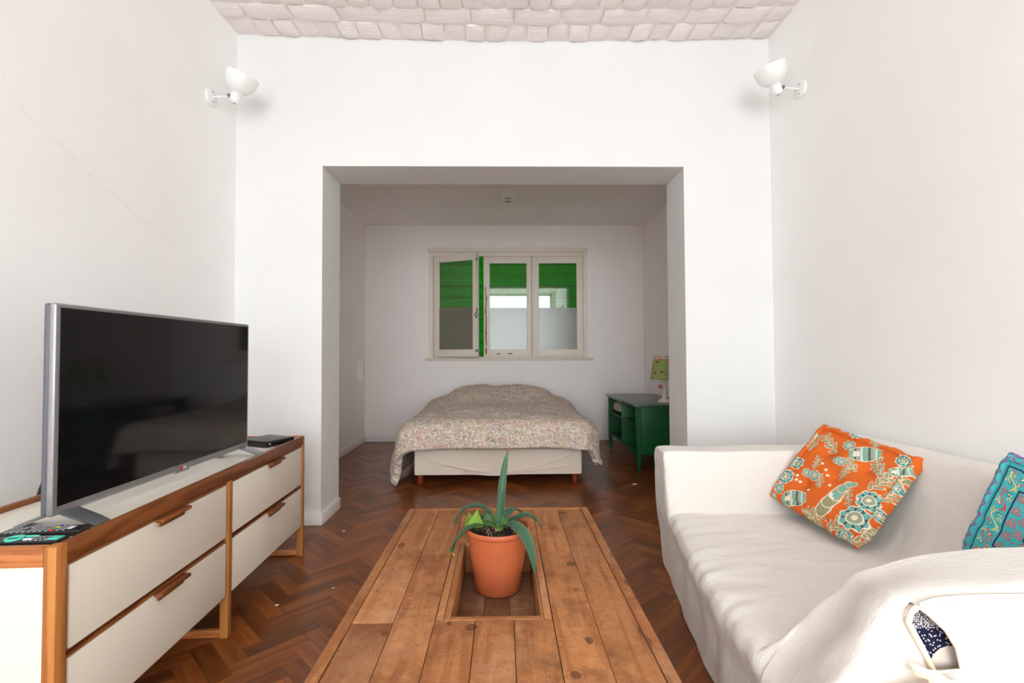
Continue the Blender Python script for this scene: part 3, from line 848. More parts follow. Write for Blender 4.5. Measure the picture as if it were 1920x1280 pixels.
def blade(name, path, width, mat, fold=.25, thick=.0022, nrm=(0, 0, 1), twist=0, serr=True, prof=None):
    S = spline(path, 34); n = len(S); bm = B(); uvl = bm.loops.layers.uv.verify(); rows = []
    for i, p in enumerate(S):
        f = i / (n - 1)
        t_ = (S[min(i + 1, n - 1)] - S[max(i - 1, 0)]).normalized()
        N = Vector(nrm); a = t_.cross(N).normalized(); N = a.cross(t_).normalized()
        if twist: 
            q = Matrix.Rotation(twist * f, 3, t_); a = q @ a; N = q @ N
        w = width * (prof(f) if prof else (.62 + .38 * math.sin(PI * min(1, f * 1.5 + .05) * .62)) * (1 - f ** 3.2)) + .0008
        row = []
        for side in (1, -1):
            for k in range(7):
                s = (k / 6 - .5) * 2 * side * -1
                e = .0008 * ((i % 3) == 0) * (abs(s) > .99) if serr else 0
                row.append((p + a * (s * (w / 2 + e)) + N * (fold * w * (s * s - .4) + side * thick * (1 - s * s)), f, s * .5 + .5))
        rows.append([(bm.verts.new(c_), u_, v_) for c_, u_, v_ in row])
    m = 14
    for i in range(n - 1):
        for k in range(m):
            k2 = (k + 1) % m
            q = (rows[i][k], rows[i][k2], rows[i + 1][k2], rows[i + 1][k])
            f_ = bm.faces.new([x[0] for x in q])
            for lp_, x in zip(f_.loops, q): lp_[uvl].uv = (x[1], x[2])
    bmesh.ops.remove_doubles(bm, verts=bm.verts[:], dist=.00005)
    return obj(name, bm, M[mat], ag, 60)
b0 = (.007, 0, .196)
blade('leaf', [(.008, 0, .19), (.010, -.002, .26), (.016, .0, .34), (.026, .004, .41), (.036, .006, .455)], .027, 'agave', .30, nrm=(0, -1, 0))
blade('leaf', [(.004, -.010, .19), (.002, -.014, .24), (.006, -.012, .29), (.012, -.010, .325)], .016, 'agave', .45, nrm=(0, -1, 0))
blade('leaf', [(.0, .004, .205), (-.025, .010, .245), (-.062, .014, .268), (-.105, .012, .262), (-.138, .006, .232), (-.146, .002, .205)], .038, 'agave', .14)
blade('leaf', [(-.004, -.012, .205), (-.045, -.030, .222), (-.095, -.040, .212), (-.132, -.045, .180), (-.148, -.046, .148), (-.140, -.05, .130)], .038, 'agave_tip', .14)
blade('leaf', [(.010, -.012, .205), (.040, -.040, .226), (.075, -.075, .215), (.103, -.104, .170), (.117, -.122, .100)], .058, 'agave', .12,
      prof=lambda f: (.55 + .45 * math.sin(PI * min(1, f * 1.1 + .05) * .62)) * (1 - f ** 3))
blade('leaf', [(.014, .006, .205), (.035, .030, .238), (.062, .055, .243), (.090, .066, .222)], .042, 'agave', .14)
blade('leaf', [(.012, .0, .205), (.055, .010, .222), (.095, .018, .234), (.128, .015, .222), (.150, .010, .196)], .040, 'agave', .14)
def heart(name, c, s, mat, rx, rz):
    bm = B(); Mx = Matrix.Translation(Vector(c)) @ Matrix.Rotation(rz, 4, 'Z') @ Matrix.Rotation(rx, 4, 'X')
    def F(u, v):
        w = math.sin(PI * u ** .42) * (1 - .45 * u); x = (v - .5) * w * s * .95; yy = u * s
        return Mx @ Vector((x, yy, .22 * abs(x) + .10 * s * math.sin(u * 3)))
    grid(bm, F, 12, 9)
    r = bmesh.ops.solidify(bm, geom=bm.faces[:], thickness=.001)
    return obj(name, bm, M[mat], ag, 180)
heart('leaf', (-.070, -.022, .206), .062, 'lime', math.radians(74), math.radians(-12))
heart('leaf', (-.090, -.006, .205), .050, 'lime', math.radians(66), math.radians(28))
heart('leaf', (-.052, .012, .205), .050, 'succ', math.radians(70), math.radians(-30))
heart('leaf', (-.030, .004, .200), .062, 'succ', math.radians(75), math.radians(8))
bm = B()
for a, b in (((-.066, -.004, .185), (-.070, -.020, .209)), ((-.07, .0, .185), (-.090, -.004, .208)), ((-.062, .004, .185), (-.052, .012, .208))):
    tube(bm, spline([a, (Vector(a) + Vector(b)) / 2 + Vector((.004, 0, 0)), b], 6), .0014, 6)
obj('stem', bm, M['succ'], ag, 180)

# ------------------------------------------------------------------ sofa with slipcover
so = thing('sofa', 'small two seat sofa under a white cotton slipcover along the right wall', 'sofa', (1.25, 1.75, 0))
hemx = [(.9, .615), (1.2, .63), (1.6, .692), (1.8, .715), (2.02, .752), (2.27, .795), (2.6, .845)]
nosx = [(.9, .63), (1.25, .63), (1.5, .648), (1.8, .690), (2.0, .722), (2.2, .765), (2.6, .800)]
def seatprof(y):
    xn, xh = interp(nosx, y), interp(hemx, y)
    sg = .010 * math.sin(PI * min(1, max(0, (y - 1.2) / 1.1)))
    return [(xh, .004), ((xh + xn) / 2 + .012, .10), (xn + .026, .205), (xn + .010, .262), (xn + .002, .305), (xn + .020, .338), (xn + .075, .350 - sg * .5), (1.0, .345 - sg), (1.30, .338 - sg),
            (1.47, .342), (1.535, .40), (1.575, .52), (1.600, .655), (1.625, .70), (1.70, .705), (1.755, .685), (1.762, .4), (1.765, .004)]
def armprof(y):
    near = 1 - sm(1.3, 2.2, y)
    xn, xh = interp(nosx, y), interp(hemx, y)
    xt = .792
    if near > .5:
        lo_ = [(xh, .004), (xh + .012, .10), (xh + .012, .18), (xh + .008, .24), (.652, .310), (.764, .45), (.855, .551), (.915, .583), (1.02, .606)]
        hi_ = [(xh, .004), (xh + .012, .10), (xh + .012, .18), (xh + .008, .25), (.630, .335), (.735, .510), (.800, .588), (.850, .606), (1.02, .617)]
        k_ = sm(1.0, 1.15, y)
        return [(a_[0] * k_ + b_[0] * (1 - k_), a_[1] * k_ + b_[1] * (1 - k_)) for a_, b_ in zip(lo_, hi_)] + [
            (1.30, .622), (1.47, .622), (1.56, .630), (1.600, .655), (1.635, .682), (1.70, .690), (1.755, .672), (1.762, .4), (1.765, .004)]
    return [(xh, .004), ((xh + xn) / 2 + .008, .10), ((xh + xn) / 2, .205), (xn + .004, .30), (xn - .002, .40), (xn - .005, .54), (xn - .004, .612), (xn + .016, .624), (1.0, .622),
            (1.30, .622), (1.47, .622), (1.56, .630), (1.600, .655), (1.635, .682), (1.70, .690), (1.755, .672), (1.762, .4), (1.765, .004)]
    nose = (xn, .33); f = near
    return [(xh, .004), ((xh + xn) / 2 + .008, .10), ((xn + nose[0]) / 2 + .006, .205), ((xn + nose[0]) / 2, .262), (nose[0], .33), (nose[0] + (xt - nose[0]) * .45, .455), (nose[0] + (xt - nose[0]) * .86, .568), (xt + .035, .610), (1.0, .622),
            (1.30, .622), (1.47, .622), (1.56, .630), (1.600, .655), (1.635, .682), (1.70, .690), (1.755, .672), (1.762, .4), (1.765, .004)]
rows = []   # (y, arm weight, height scale)
for k in np.linspace(0, 1, 44):
    rows.append((.948 + .022 * k ** 2.0, 1.0, k * .972))
rows += [(.974, 1, .982), (.981, 1, .991), (.992, 1, .998), (1.01, 1, 1.0), (1.04, 1, 1.0), (1.07, 1, 1.0), (1.10, 1, 1.0), (1.13, 1, 1.0), (1.155, 1, .999)]
for k in np.linspace(0, 1, 22): rows.append((1.165 + .075 * k, 1 - sm(0, 1, k), 1.0))
for yv in np.linspace(1.255, 2.235, 74): rows.append((yv, 0.0, 1.0))
for k in np.linspace(0, 1, 22): rows.append((2.245 + .075 * k, sm(0, 1, k), 1.0))
rows += [(2.345, 1, 1.0), (2.38, 1, 1.0), (2.42, 1, 1.0), (2.46, 1, .999), (2.485, 1, .993), (2.50, 1, .98), (2.508, 1, .96)]
for k in np.linspace(.93, 0, 16): rows.append((2.512 + .04 * (1 - k), 1, k))
def densify(P):
    out = []
    m = len(P) - 1
    cnt = [5, 5, 5, 5, 5, 6, 8, 34, 16, 12, 7, 7, 7, 4, 4, 4, 5]
    V3 = [Vector((p[0], 0, p[1])) for p in P]
    for k in range(m):
        p0, p1, p2, p3 = V3[max(k - 1, 0)], V3[k], V3[k + 1], V3[min(k + 2, m)]
        for i in range(cnt[k]):
            f = i / cnt[k]
            # monotone-ish: shorten tangents next to long segments
            l = (p2 - p1).length
            t1 = (p2 - p0) * (l / max(1e-6, (p1 - p0).length + l)); t2 = (p3 - p1) * (l / max(1e-6, (p3 - p2).length + l))
            h1 = 2 * f ** 3 - 3 * f ** 2 + 1; h2 = f ** 3 - 2 * f ** 2 + f; h3 = -2 * f ** 3 + 3 * f ** 2; h4 = f ** 3 - f ** 2
            out.append(p1 * h1 + t1 * h2 + p2 * h3 + t2 * h4)
    out.append(V3[-1]); return out
bm = B(); V = []
for (yv, w, k) in rows:
    A = densify(armprof(yv)); S = densify(seatprof(yv)); line = []
    for a, s in zip(A, S):
        p = s * (1 - w) + a * w
        x, z = p.x, p.z
        edge_flare = (1 - k) * .0
        z2 = .003 + (z - .003) * k
        x2 = x + ((-.012 if yv < 1.5 else .06) * (1 - k) if x < 1.2 else 0)
        line.append(Vector((x2, yv, z2)))
    V.append(line)
def wrinkle(p, i, n):
    seat = sm(.20, .33, p.z) * (1 - sm(.37, .45, p.z)) * sm(1.2, 1.3, p.y) * (1 - sm(2.2, 2.3, p.y))
    q = Vector((p.x * 3 + p.y * 2.2, p.y * 7 - p.x * 2.0, p.z * 3))
    d = .005 * fbm(q, 3)
    a = p.x * .9 + p.y * .5
    d += seat * .006 * fbm((p.x * 4.5, p.y * 17 - p.x * 6, 4), 3)
    skirt = (1 - sm(.22, .36, p.z))
    d += skirt * .006 * math.sin(p.y * 23 + 3 * noise.noise(Vector((p.y * 3, p.z * 4, 0)))) * (1 - p.z)
    d += .008 * fbm((p.x * 6 + p.z * 9, p.y * 5, p.z * 4 + 7), 2) * sm(.42, .55, p.z) * (1 - sm(.58, .62, p.z))
    # tension folds on the front of the near arm, fanning from the arm corner
    if p.y < 1.2 and p.x < .86:
        an = math.atan2(.62 - p.z, p.y - .9 + 1e-3)
        d += .006 * math.sin(an * 17 + 2 * noise.noise(p * 6)) * sm(.02, .2, .62 - p.z)
    return d
NR, NC = len(V), len(V[0])
nv = [[None] * NC for _ in range(NR)]
for i in range(NR):
    for j in range(NC):
        a = V[min(i + 1, NR - 1)][j] - V[max(i - 1, 0)][j]; b = V[i][min(j + 1, NC - 1)] - V[i][max(j - 1, 0)]
        nn = b.cross(a)
        nn = nn.normalized() if nn.length > 1e-9 else Vector((0, 0, 1))
        p = V[i][j]
        if nn.z < 0 and p.z > .3: nn = -nn
        k = 1.0 if p.x < 1.72 else .2
        if p.z < .02: k *= .5
        q = p + nn * wrinkle(p, i, nn) * k
        if rows[i][2] < .99 and p.y < 1.0: q = p + Vector((0, -1, 0)) * .007 * fbm((p.x * 10 + p.z * 5, p.z * 8, 3), 2)
        q.z = max(q.z, .002); q.x = min(q.x, 1.780)
        nv[i][j] = bm.verts.new(q)
SLIT = [(.829, .590), (.846, .578), (.884, .543), (.906, .507), (.914, .463), (.858, .459), (.838, .502), (.818, .540), (.808, .560), (.815, .580)]
def inpoly(x, z):
    c = False; n = len(SLIT)
    for i in range(n):
        (x1, z1), (x2, z2) = SLIT[i], SLIT[(i + 1) % n]
        if (z1 > z) != (z2 > z) and x < (x2 - x1) * (z - z1) / (z2 - z1) + x1: c = not c
    return c
def snap(x, z):
    best = None
    n = len(SLIT)
    for i in range(n):
        (x1, z1), (x2, z2) = SLIT[i], SLIT[(i + 1) % n]
        dx, dz = x2 - x1, z2 - z1
        t_ = max(0, min(1, ((x - x1) * dx + (z - z1) * dz) / (dx * dx + dz * dz)))
        q = (x1 + t_ * dx, z1 + t_ * dz); d = (q[0] - x) ** 2 + (q[1] - z) ** 2
        if best is None or d < best[0]: best = (d, q)
    return best
hole = set(); kept = set()
for i in range(NR - 1):
    for j in range(NC - 1):
        q = (nv[i][j], nv[i + 1][j], nv[i + 1][j + 1], nv[i][j + 1])
        c_ = sum((v.co for v in q), Vector()) / 4
        if i < 46 and inpoly(c_.x, c_.z):
            hole.update(q); continue
        kept.update(q); bm.faces.new(q)
for v in hole & kept:
    d, q = snap(v.co.x, v.co.z); v.co.x, v.co.z = q
for v in list(bm.verts):
    if not v.link_faces: bm.verts.remove(v)
slip = obj('slipcover', loc(bm, so), M['slip'], so, 180)
md = slip.modifiers.new('sub', 'SUBSURF'); md.levels = 1; md.render_levels = 1
# inner upholstery glimpsed through the slit
bm = B()
prof = [(.790, .05), (.785, .48), (.798, .555), (.815, .582), (.850, .594), (.96, .600), (1.5, .603), (1.5, .05)]
va = [bm.verts.new((x, .983, z)) for x, z in prof]; vb = [bm.verts.new((x + .04, 1.02, z - .03)) for x, z in prof]
bm.faces.new(va); bm.faces.new(vb)
for i in range(len(prof)): bm.faces.new((va[i], va[(i + 1) % 8], vb[(i + 1) % 8], vb[i]))
bmesh.ops.bevel(bm, geom=bm.edges[:], offset=.006, segments=2, affect='EDGES')
obj('upholstery', loc(bm, so), M['navy'], so)['label'] = 'navy printed upholstery seen through the slit'
# seams, slit hem and tie
bm = B()
tube(bm, [(p[0], .962 - .004, p[1]) for p in SLIT[:6]], .0045, 6); tube(bm, [(p[0], .958, p[1]) for p in SLIT[5:] + SLIT[:1]], .006, 6)
obj('slit_hem', loc(bm, so), M['hem'], so, 180)
bm = B()
tube(bm, spline([(.829, .955, .594), (.87, .960, .602), (.96, .966, .604), (1.1, .966, .604), (1.4, .966, .604), (1.55, .966, .604)], 26), .005, 6)
obj('top_seam', loc(bm, so), M['slip'], so, 180)
bm = B()
def ribbon(path, w, nr=(0, -1, 0)):
    S = spline(path, 20); rows_ = []
    for i, p in enumerate(S):
        t_ = (S[min(i + 1, 19)] - S[max(i - 1, 0)]).normalized(); a = t_.cross(Vector(nr)).normalized()
        ww = w * (1 + .25 * math.sin(i * .9))
        rows_.append([bm.verts.new(p + a * ww * s + Vector(nr) * (.008 * (1 - s * s) + .002 * math.sin(s * 9 + i))) for s in np.linspace(-1, 1, 7)])
    for i in range(19):
        for k in range(6): bm.faces.new((rows_[i][k], rows_[i + 1][k], rows_[i + 1][k + 1], rows_[i][k + 1]))
ribbon([(.80, .945, .475), (.815, .928, .478), (.835, .925, .468), (.85, .93, .455), (.845, .94, .442)], .012)
ribbon([(.845, .945, .452), (.82, .93, .445), (.78, .925, .438), (.74, .93, .432)], .013)
ribbon([(.845, .945, .455), (.87, .93, .45), (.90, .928, .435), (.915, .935, .41)], .013)
lathe(bm, [(0, -.016), (.011, -.012), (.016, 0), (.011, .012), (0, .016)], 14, Matrix.Translation(Vector((.845, .93, .452))))
obj('tie', loc(bm, so), M['hem'], so, 180)

# ------------------------------------------------------------------ cushions
def cushion(name, label, S, th, colf, mat, origin, ex, ey, edge=.05, tuft=(), pw=.30, asp=1.0, backmat='cushback', N=150):
    ex, ey = Vector(ex).normalized(), Vector(ey); ey = (ey - ex * ey.dot(ex)).normalized(); ez = ex.cross(ey)
    root = thing(name, label, 'cushion', origin)
    def h(u, v):
        e = min(u, 1 - u, v, 1 - v)
        z = th * min(1, (e / .05 + 1e-6)) ** pw if e < .05 else th
        z -= th * .30 * math.exp(-((e - .075) / .018) ** 2)
        z += th * .35 * math.sin(PI * u) * math.sin(PI * v)
        for (a, b) in tuft:
            d2 = ((u - a) ** 2 + (v - b) ** 2)
            z -= th * .5 * math.exp(-d2 / .006) + th * .2 * math.exp(-d2 / .0005)
        z += min(1, e / .15) * th * .10 * fbm((u * 5, v * 5, S * 40), 3)
        return z
    for sgn, nm in ((1, 'front_cover'), (-1, 'back_cover')):
        bm = B(); n = N if sgn > 0 else 40
        cl = bm.loops.layers.float_color.new('pattern') if sgn > 0 else None
        wob = lambda a: .010 * noise.noise(Vector((a * 7, S, 2))) + .004 * noise.noise(Vector((a * 23, S, 5)))
        def F(u, v):
            e = min(u, 1 - u, v, 1 - v)
            cr = 1 - .025 * (abs(2 * u - 1) ** 6) * (abs(2 * v - 1) ** 6)
            x = (u - .5) * S * asp * cr + wob(v) * (u - .5) * 2; yy = (v - .5) * S * cr + wob(u + 3) * (v - .5) * 2
            z = h(u, v) if sgn > 0 else -th * .5 * min(1, e / .06) ** .6
            if e < 1e-6: z = 0
            return ex * x + ey * yy + ez * z
        G = grid(bm, F, n, n)
        if cl:
            idx = {}
            for i in range(n):
                for j in range(n): idx[G[i][j]] = (*colf(i / (n - 1), j / (n - 1)), 1)
            for f in bm.faces:
                for lp_ in f.loops: lp_[cl] = idx[lp_.vert]
        obj(nm, bm, M[mat] if sgn > 0 else M[backmat], root, 180)
    return root
OR_, TAN, TEAL, WHT, DK, GRN = srgb(218, 100, 20), srgb(176, 160, 118), srgb(112, 178, 170), srgb(236, 226, 206), srgb(70, 84, 84), srgb(132, 134, 96)
# motif positions are given on the cushion face (0..1 from its lower seam corner)
qb, qr, qt = Vector((265, 690)), Vector((1180, 1150)), Vector((740, 160))
def homography(src, dst):
    A = []; y_ = []
    for (x, y), (u, v) in zip(src, dst):
        A += [[x, y, 1, 0, 0, 0, -u * x, -u * y], [0, 0, 0, x, y, 1, -v * x, -v * y]]; y_ += [u, v]
    return np.linalg.solve(np.array(A, float), np.array(y_, float))
Hm = homography([(265, 690), (1180, 1150), (1530, 400), (740, 160)], [(0, 0), (1, 0), (1, 1), (0, 1)])
def cu(a, b):
    w_ = Hm[6] * a + Hm[7] * b + 1
    return (float((Hm[0] * a + Hm[1] * b + Hm[2]) / w_), float((Hm[3] * a + Hm[4] * b + Hm[5]) / w_))
def sz(p): return p / 900
FL = [(*cu(a, b), sz(r)) for a, b, r in ((570, 445, 72), (470, 550, 84), (735, 545, 52), (1115, 880, 118), (1215, 730, 92), (1050, 1070, 70), (990, 325, 52), (405, 645, 55), (920, 430, 40), (955, 445, 40), (1020, 240, 62), (320, 705, 34), (660, 520, 42), (1310, 830, 50), (1400, 420, 56), (1390, 620, 40), (1150, 200, 40))]
POTS = [(*cu(1120, 385), sz(118)), (*cu(545, 730), sz(118)), (*cu(1400, 500), sz(70))]
LV = []
def spray(a, b, ang, ln, n=7):
    u, v = cu(a, b)
    for k in range(n):
        f = k / (n - 1); s = (-1) ** k
        cx, cy = u + math.cos(ang) * ln * (f - .3), v + math.sin(ang) * ln * (f - .3)
        an = ang + s * .75; l = ln * .24
        LV.append((cx + math.cos(an) * l * .8, cy + math.sin(an) * l * .8, an, l, l * .38))
for a in ((690, 320, 1.9, .19), (860, 335, 2.6, .20), (1235, 480, 2.3, .19), (1250, 610, 1.2, .20), (960, 960, 1.2, .24), (690, 850, .4, .20), (790, 960, 2.8, .17), (820, 190, 1.0, .14), (1170, 1090, .9, .16), (1300, 540, 2.7, .16), (790, 610, 2.2, .13), (960, 540, 1.4, .14), (340, 610, 2.2, .12), (1330, 700, 1.3, .16), (1420, 560, 1.9, .18), (1260, 1000, 1.1, .16), (1180, 330, 2.2, .15), (1050, 480, 2.6, .14), (1040, 740, 2.0, .14), (1240, 980, 1.0, .14), (920, 210, 2.4, .12), (740, 470, 1.8, .12)): spray(*a)
pk = [cu(a, b) for a, b in ((820, 830), (870, 760), (930, 700), (985, 650), (1035, 615), (1085, 610))]
DOT = [cu(a, b) for a, b in ((580, 540), (572, 575), (600, 590), (890, 705), (905, 720), (900, 690), (800, 455), (690, 660), (830, 500), (845, 540), (880, 620), (1130, 720))]
def orange(u, v):
    c = OR_
    for (a, b, an, l, w) in LV:
        dx, dy = u - a, v - b
        if abs(dx) > l or abs(dy) > l: continue
        p = (dx * math.cos(an) + dy * math.sin(an)) / l; q = (-dx * math.sin(an) + dy * math.cos(an)) / w
        d = p * p + q * q * (1 + .5 * p)
        if d < 1: c = WHT if d > .72 else (GRN if abs(q) < .14 else TAN)
    for (a, b, r) in POTS:
        dx, dy = u - a, v - b
        p = dx * .86 + dy * .5; q = -dx * .5 + dy * .86
        if abs(p) < r and abs(q) < r * .62 * (1 - .45 * (p / r) ** 2):
            s = (p / r + 1) * 4.5
            c = (TEAL, TAN, DK, TAN, WHT)[int(s * 1.3) % 5] if int(s * 3) % 3 else TEAL
            if abs(q) > r * .62 * (1 - .45 * (p / r) ** 2) - .006: c = WHT
            if -.75 < p / r < -.3 and abs(q) < r * .22: c = WHT
    for i in range(len(pk) - 1):
        (x1, y1), (x2, y2) = pk[i], pk[i + 1]
        dx, dy = x2 - x1, y2 - y1; t_ = max(0, min(1, ((u - x1) * dx + (v - y1) * dy) / (dx * dx + dy * dy)))
        d = math.hypot(u - x1 - t_ * dx, v - y1 - t_ * dy); w = (.06, .055, .05, .038, .026)[i]
        if d < w: c = WHT if d > w * .86 else ((TAN if (int(d * 220) % 2) else GRN) if i < 2 else (TEAL if d < w * .5 else TAN))
    for (a, b, r) in FL:
        dx, dy = u - a, v - b; d = math.hypot(dx, dy) / r
        if d > 1.12: continue
        an = math.atan2(dy, dx); sc_ = .94 + .08 * math.cos(an * 8)
        if d < sc_:
            if d > sc_ * .90: c = WHT
            elif d > .52: c = TEAL if math.cos(an * 8) > -.55 else DK
            elif d > .44: c = WHT
            elif d > .30: c = TAN if math.cos(an * 12) > 0 else TEAL
            else: c = WHT if d < .2 else TAN
    for (a, b) in DOT:
        if math.hypot(u - a, v - b) < .014: c = WHT
    return c
co_ = Vector((1.447, 2.045, .548))
cushion('cushion', 'orange cushion with teal flower print leaning in far corner of sofa', .435, .035, orange, 'orange', co_, (.075, -.40, -.062), (.235, .01, .30), tuft=((.3, .3), (.7, .3), (.3, .7), (.7, .7), (.5, .5)), N=230, asp=1.09)
TQ, NV, YL, RD = srgb(66, 178, 184), srgb(30, 36, 84), srgb(222, 206, 128), srgb(206, 66, 82)
def turq(u, v):
    e = min(u, 1 - u, v, 1 - v); s = (v if e in (u, 1 - u) else u) * .84; e *= .84
    c = TQ
    def ln(d, w): return abs(d) < w
    if ln(e - (.035 + .012 * math.sin(s * 75)), .005): c = srgb(150, 70, 140)
    if e < .012: c = srgb(110, 110, 150)
    for q in (.085, .205, .345):
        if ln(e - q, .006): c = NV
    if .09 < e < .2:
        if ln(e - (.145 + .03 * math.sin(s * 42)), .0055): c = YL if math.sin(s * 21) > 0 else RD
        k = (s * 13) % 1
        d = math.hypot((k - .5) / 13, e - .145 - .012 * (1 if int(s * 13) % 2 else -1))
        if d < .013: c = WHT if d < .006 else (srgb(30, 120, 100) if int(s * 13) % 3 else RD)
        k2 = (s * 26 + .3) % 1
        d = math.hypot((k2 - .5) / 26, e - (.115 if int(s * 26) % 2 else .175))
        if abs(d - .011) < .0035: c = YL if int(s * 26) % 3 else RD
    if .21 < e < .34:
        for rr in (.245, .305):
            k = (s * 11 + (.5 if rr > .27 else 0)) % 1; dx, dy = (k - .5) / 11, e - rr
            d = math.hypot(dx, dy); an = math.atan2(dy, dx)
            if abs(d - (.024 + .006 * math.cos(3 * an))) < .0038 or d < .011 * (1 + .4 * math.cos(3 * an)): c = RD
            if d < .004: c = YL
    if e > .36:
        p = (u - .5) + (v - .5) * .4
        if abs((v - .5) - .6 * (u - .5) + .05 * math.sin(u * 20)) < .03 * max(0, 1 - abs(u - .5) * 7): c = srgb(206, 140, 60)
    return c
cushion('cushion', 'turquoise embroidered cushion behind the near arm of the sofa', .37, .028, turq, 'turq', (1.520, 1.312, .575), (.03, -.945, -.24), (.20, -.30, .90), N=230)

# ------------------------------------------------------------------ bed
bd = thing('bed', 'low double bed with cream base on red stained legs in the alcove', 'bed', (-.05, 5.0, 0))
bx0, bx1, by0, by1 = -.752, .658, 4.035, 5.93
bm = B(); box(bm, bx0, bx1, by0, by1, .086, .305, .022, 4)
es = [e for e in bm.edges]
bmesh.ops.subdivide_edges(bm, edges=[e for e in bm.edges if e.calc_length() > .5], cuts=30, use_grid_fill=True)
for v in bm.verts:
    if v.co.y < by0 + .04 and v.co.z > .09:
        x = v.co.x + .06; v.co.y -= .006 * math.exp(-((v.co.z - (.10 + .10 * abs(x) ** 1.5)) / .012) ** 2)
    if v.co.z < .1 and v.co.y < by0 + .03: v.co.z -= .012 * math.exp(-((v.co.x + .06) / .10) ** 2)
obj('base', loc(bm, bd), M['bedbase'], bd)
# front of the fitted cover with its drawn folds
bm = B()
FO = [lambda x: .097 + .34 * abs(x + .06) ** 1.9 + .014, lambda x: .094 + .20 * max(0, -x - .02) ** 1.3, lambda x: .096 + .10 * max(0, x + .0) ** .9]
def cov(u, v):
    x = bx0 + .012 + u * (bx1 - bx0 - .024); z = .092 + v * .20
    z -= (1 - v) * .012 * math.exp(-((x + .09) / .10) ** 2)
    d = .004
    for k, fz in enumerate(FO):
        q = z - fz(x); on = (1, 1, 1)[k] * sm(.02, .12, abs(x + .06)) * (1 - sm(.50, .66, abs(x + .05)))
        if k == 1 and x > -.05 or k == 2 and x < .02: on = 0
        if q > 0: d += .0095 * on * math.exp(-q / .035)
    return Vector((x, by0 - d, z))
grid(bm, cov, 150, 130)
obj('base_cover', loc(bm, bd), M['bedbase'], bd, 180)
bm = B(); box(bm, bx0 + .005, bx1 - .005, by0 + .01, by1, .306, .50, .05, 4); obj('mattress', loc(bm, bd), M['mattress'], bd)
for x in (bx0 + .045, bx1 - .055):
    for y in (by0 + .05, by1 - .06):
        bm = B(); lathe(bm, [(0, 0), (.022, 0), (.026, .006), (.029, .05), (.030, .088), (0, .088)], 20, Matrix.Translation(Vector((x, y, 0)))); obj('leg', loc(bm, bd), M['bedleg'], bd)
# duvet draped over the bed
bm = B()
W2, cxm = .690, -.047
yf, yb_ = by0 + .015, 5.90
OHL, OHR, OHF = .56, .40, .29
def duv(u, v):
    a = -(W2 + OHL) + u * (2 * W2 + OHL + OHR); b = (yf - OHF) + v * (yb_ - yf + OHF)
    da = max(0, abs(a) - W2); db = max(0, yf - b); sg = 1 if a > 0 else -1
    r = math.hypot(da, db)
    ax, ay = max(-W2, min(W2, a)), max(yf, b)
    hump = .135 * sm(5.0, 5.5, ay) * (1 - .75 * sm(.40, .72, abs(ax - .0))) * (1 - .25 * sm(5.75, 5.95, ay))
    crown = .035 * (1 - (ax / W2) ** 4)
    top = .525 + crown * (.4 + .6 * sm(yf, yf + .5, ay)) + hump
    x, y, z = ax, ay, top
    if r > 0:
        dx, dy = (da * sg / r, -db / r); rm = .555 if sg < 0 else .40
        if da > 0 and db > 0 and r > rm: r2_ = rm + (r - rm) * .3
        else: r2_ = r
        rad = .14
        arc = min(r2_ / rad, PI / 2 * .92)
        out = rad * math.sin(arc); down = rad * (1 - math.cos(arc))
        rest = max(0, r2_ - rad * PI / 2 * .92)
        cn = 2 * da * db / (r * r)
        out += rest * (.14 + .08 * cn); down += rest * (.985 - .03 * cn)
        x += dx * out; y += dy * out; z -= down
        # scalloped folds
        fold = sm(.08, .3, r) * .016 * (math.sin(ay * 9 + 2 * noise.noise(Vector((ay * 2, 1, 1)))) if da > db else math.sin(ax * 8 + 1.5))
        x += dx * fold; y += dy * fold
    p = Vector((x, y, z))
    n_ = .024 * fbm((a * 2.6, b * 2.6, 2), 3) + .014 * fbm((a * 7 + b * 3, b * 7, 5), 2)
    p.z += n_ * (1 if r == 0 else .3)
    if r > .05:
        k = min(1, r / .15); p.x += (da * sg / r) * n_ * k; p.y -= (db / r) * n_ * k
        # rolled, puffy lower edge
    p.z = max(p.z, .012)
    return p + Vector((cxm, 0, 0))
grid(bm, duv, 130, 130, uv=lambda u, v: ((u - .5) * 2.2, v * 2.15))
bmesh.ops.recalc_face_normals(bm, faces=bm.faces[:])
if sum(f.normal.z for f in bm.faces) < 0: bmesh.ops.reverse_faces(bm, faces=bm.faces[:])
du = obj('duvet', bm, M['paisley'], None, 180, recalc=False)
md = du.modifiers.new('thick', 'SOLIDIFY'); md.thickness = .06; md.offset = -.1
md = du.modifiers.new('sub', 'SUBSURF'); md.levels = 1; md.render_levels = 1
tag(du, 'pale paisley duvet draped over the low double bed', 'duvet')

# ------------------------------------------------------------------ green cabinet
gx0, gx1, gy0, gy1, gz = 1.215, 1.745, 4.372, 5.562, .628
gc = thing('cabinet', 'dark green painted open cabinet on tapered legs right of the bed', 'cabinet', (1.48, 4.97, 0))
def gpart(name, mat, *bs, bev=.003):
    bm = B()
    for b in bs: box(bm, *b, bev=bev)
    return obj(name, loc(bm, gc), M[mat], gc)
gpart('top', 'greentop', (gx0 - .022, gx1 + .01, gy0 - .022, gy1 + .022, gz - .024, gz))
zb = .17
gpart('side_panel', 'green', (gx0 + .03, gx1 - .02, gy0 + .008, gy0 + .026, zb, gz - .024))
gpart('side_panel', 'green', (gx0 + .03, gx1 - .02, gy1 - .026, gy1 - .008, zb, gz - .024))
gpart('back_panel', 'green', (gx1 - .02, gx1 - .008, gy0 + .02, gy1 - .02, zb, gz - .024))
gpart('bottom_shelf', 'green', (gx0 + .004, gx1 - .02, gy0 + .026, gy1 - .026, zb, zb + .02))
ym = 4.372 + .58
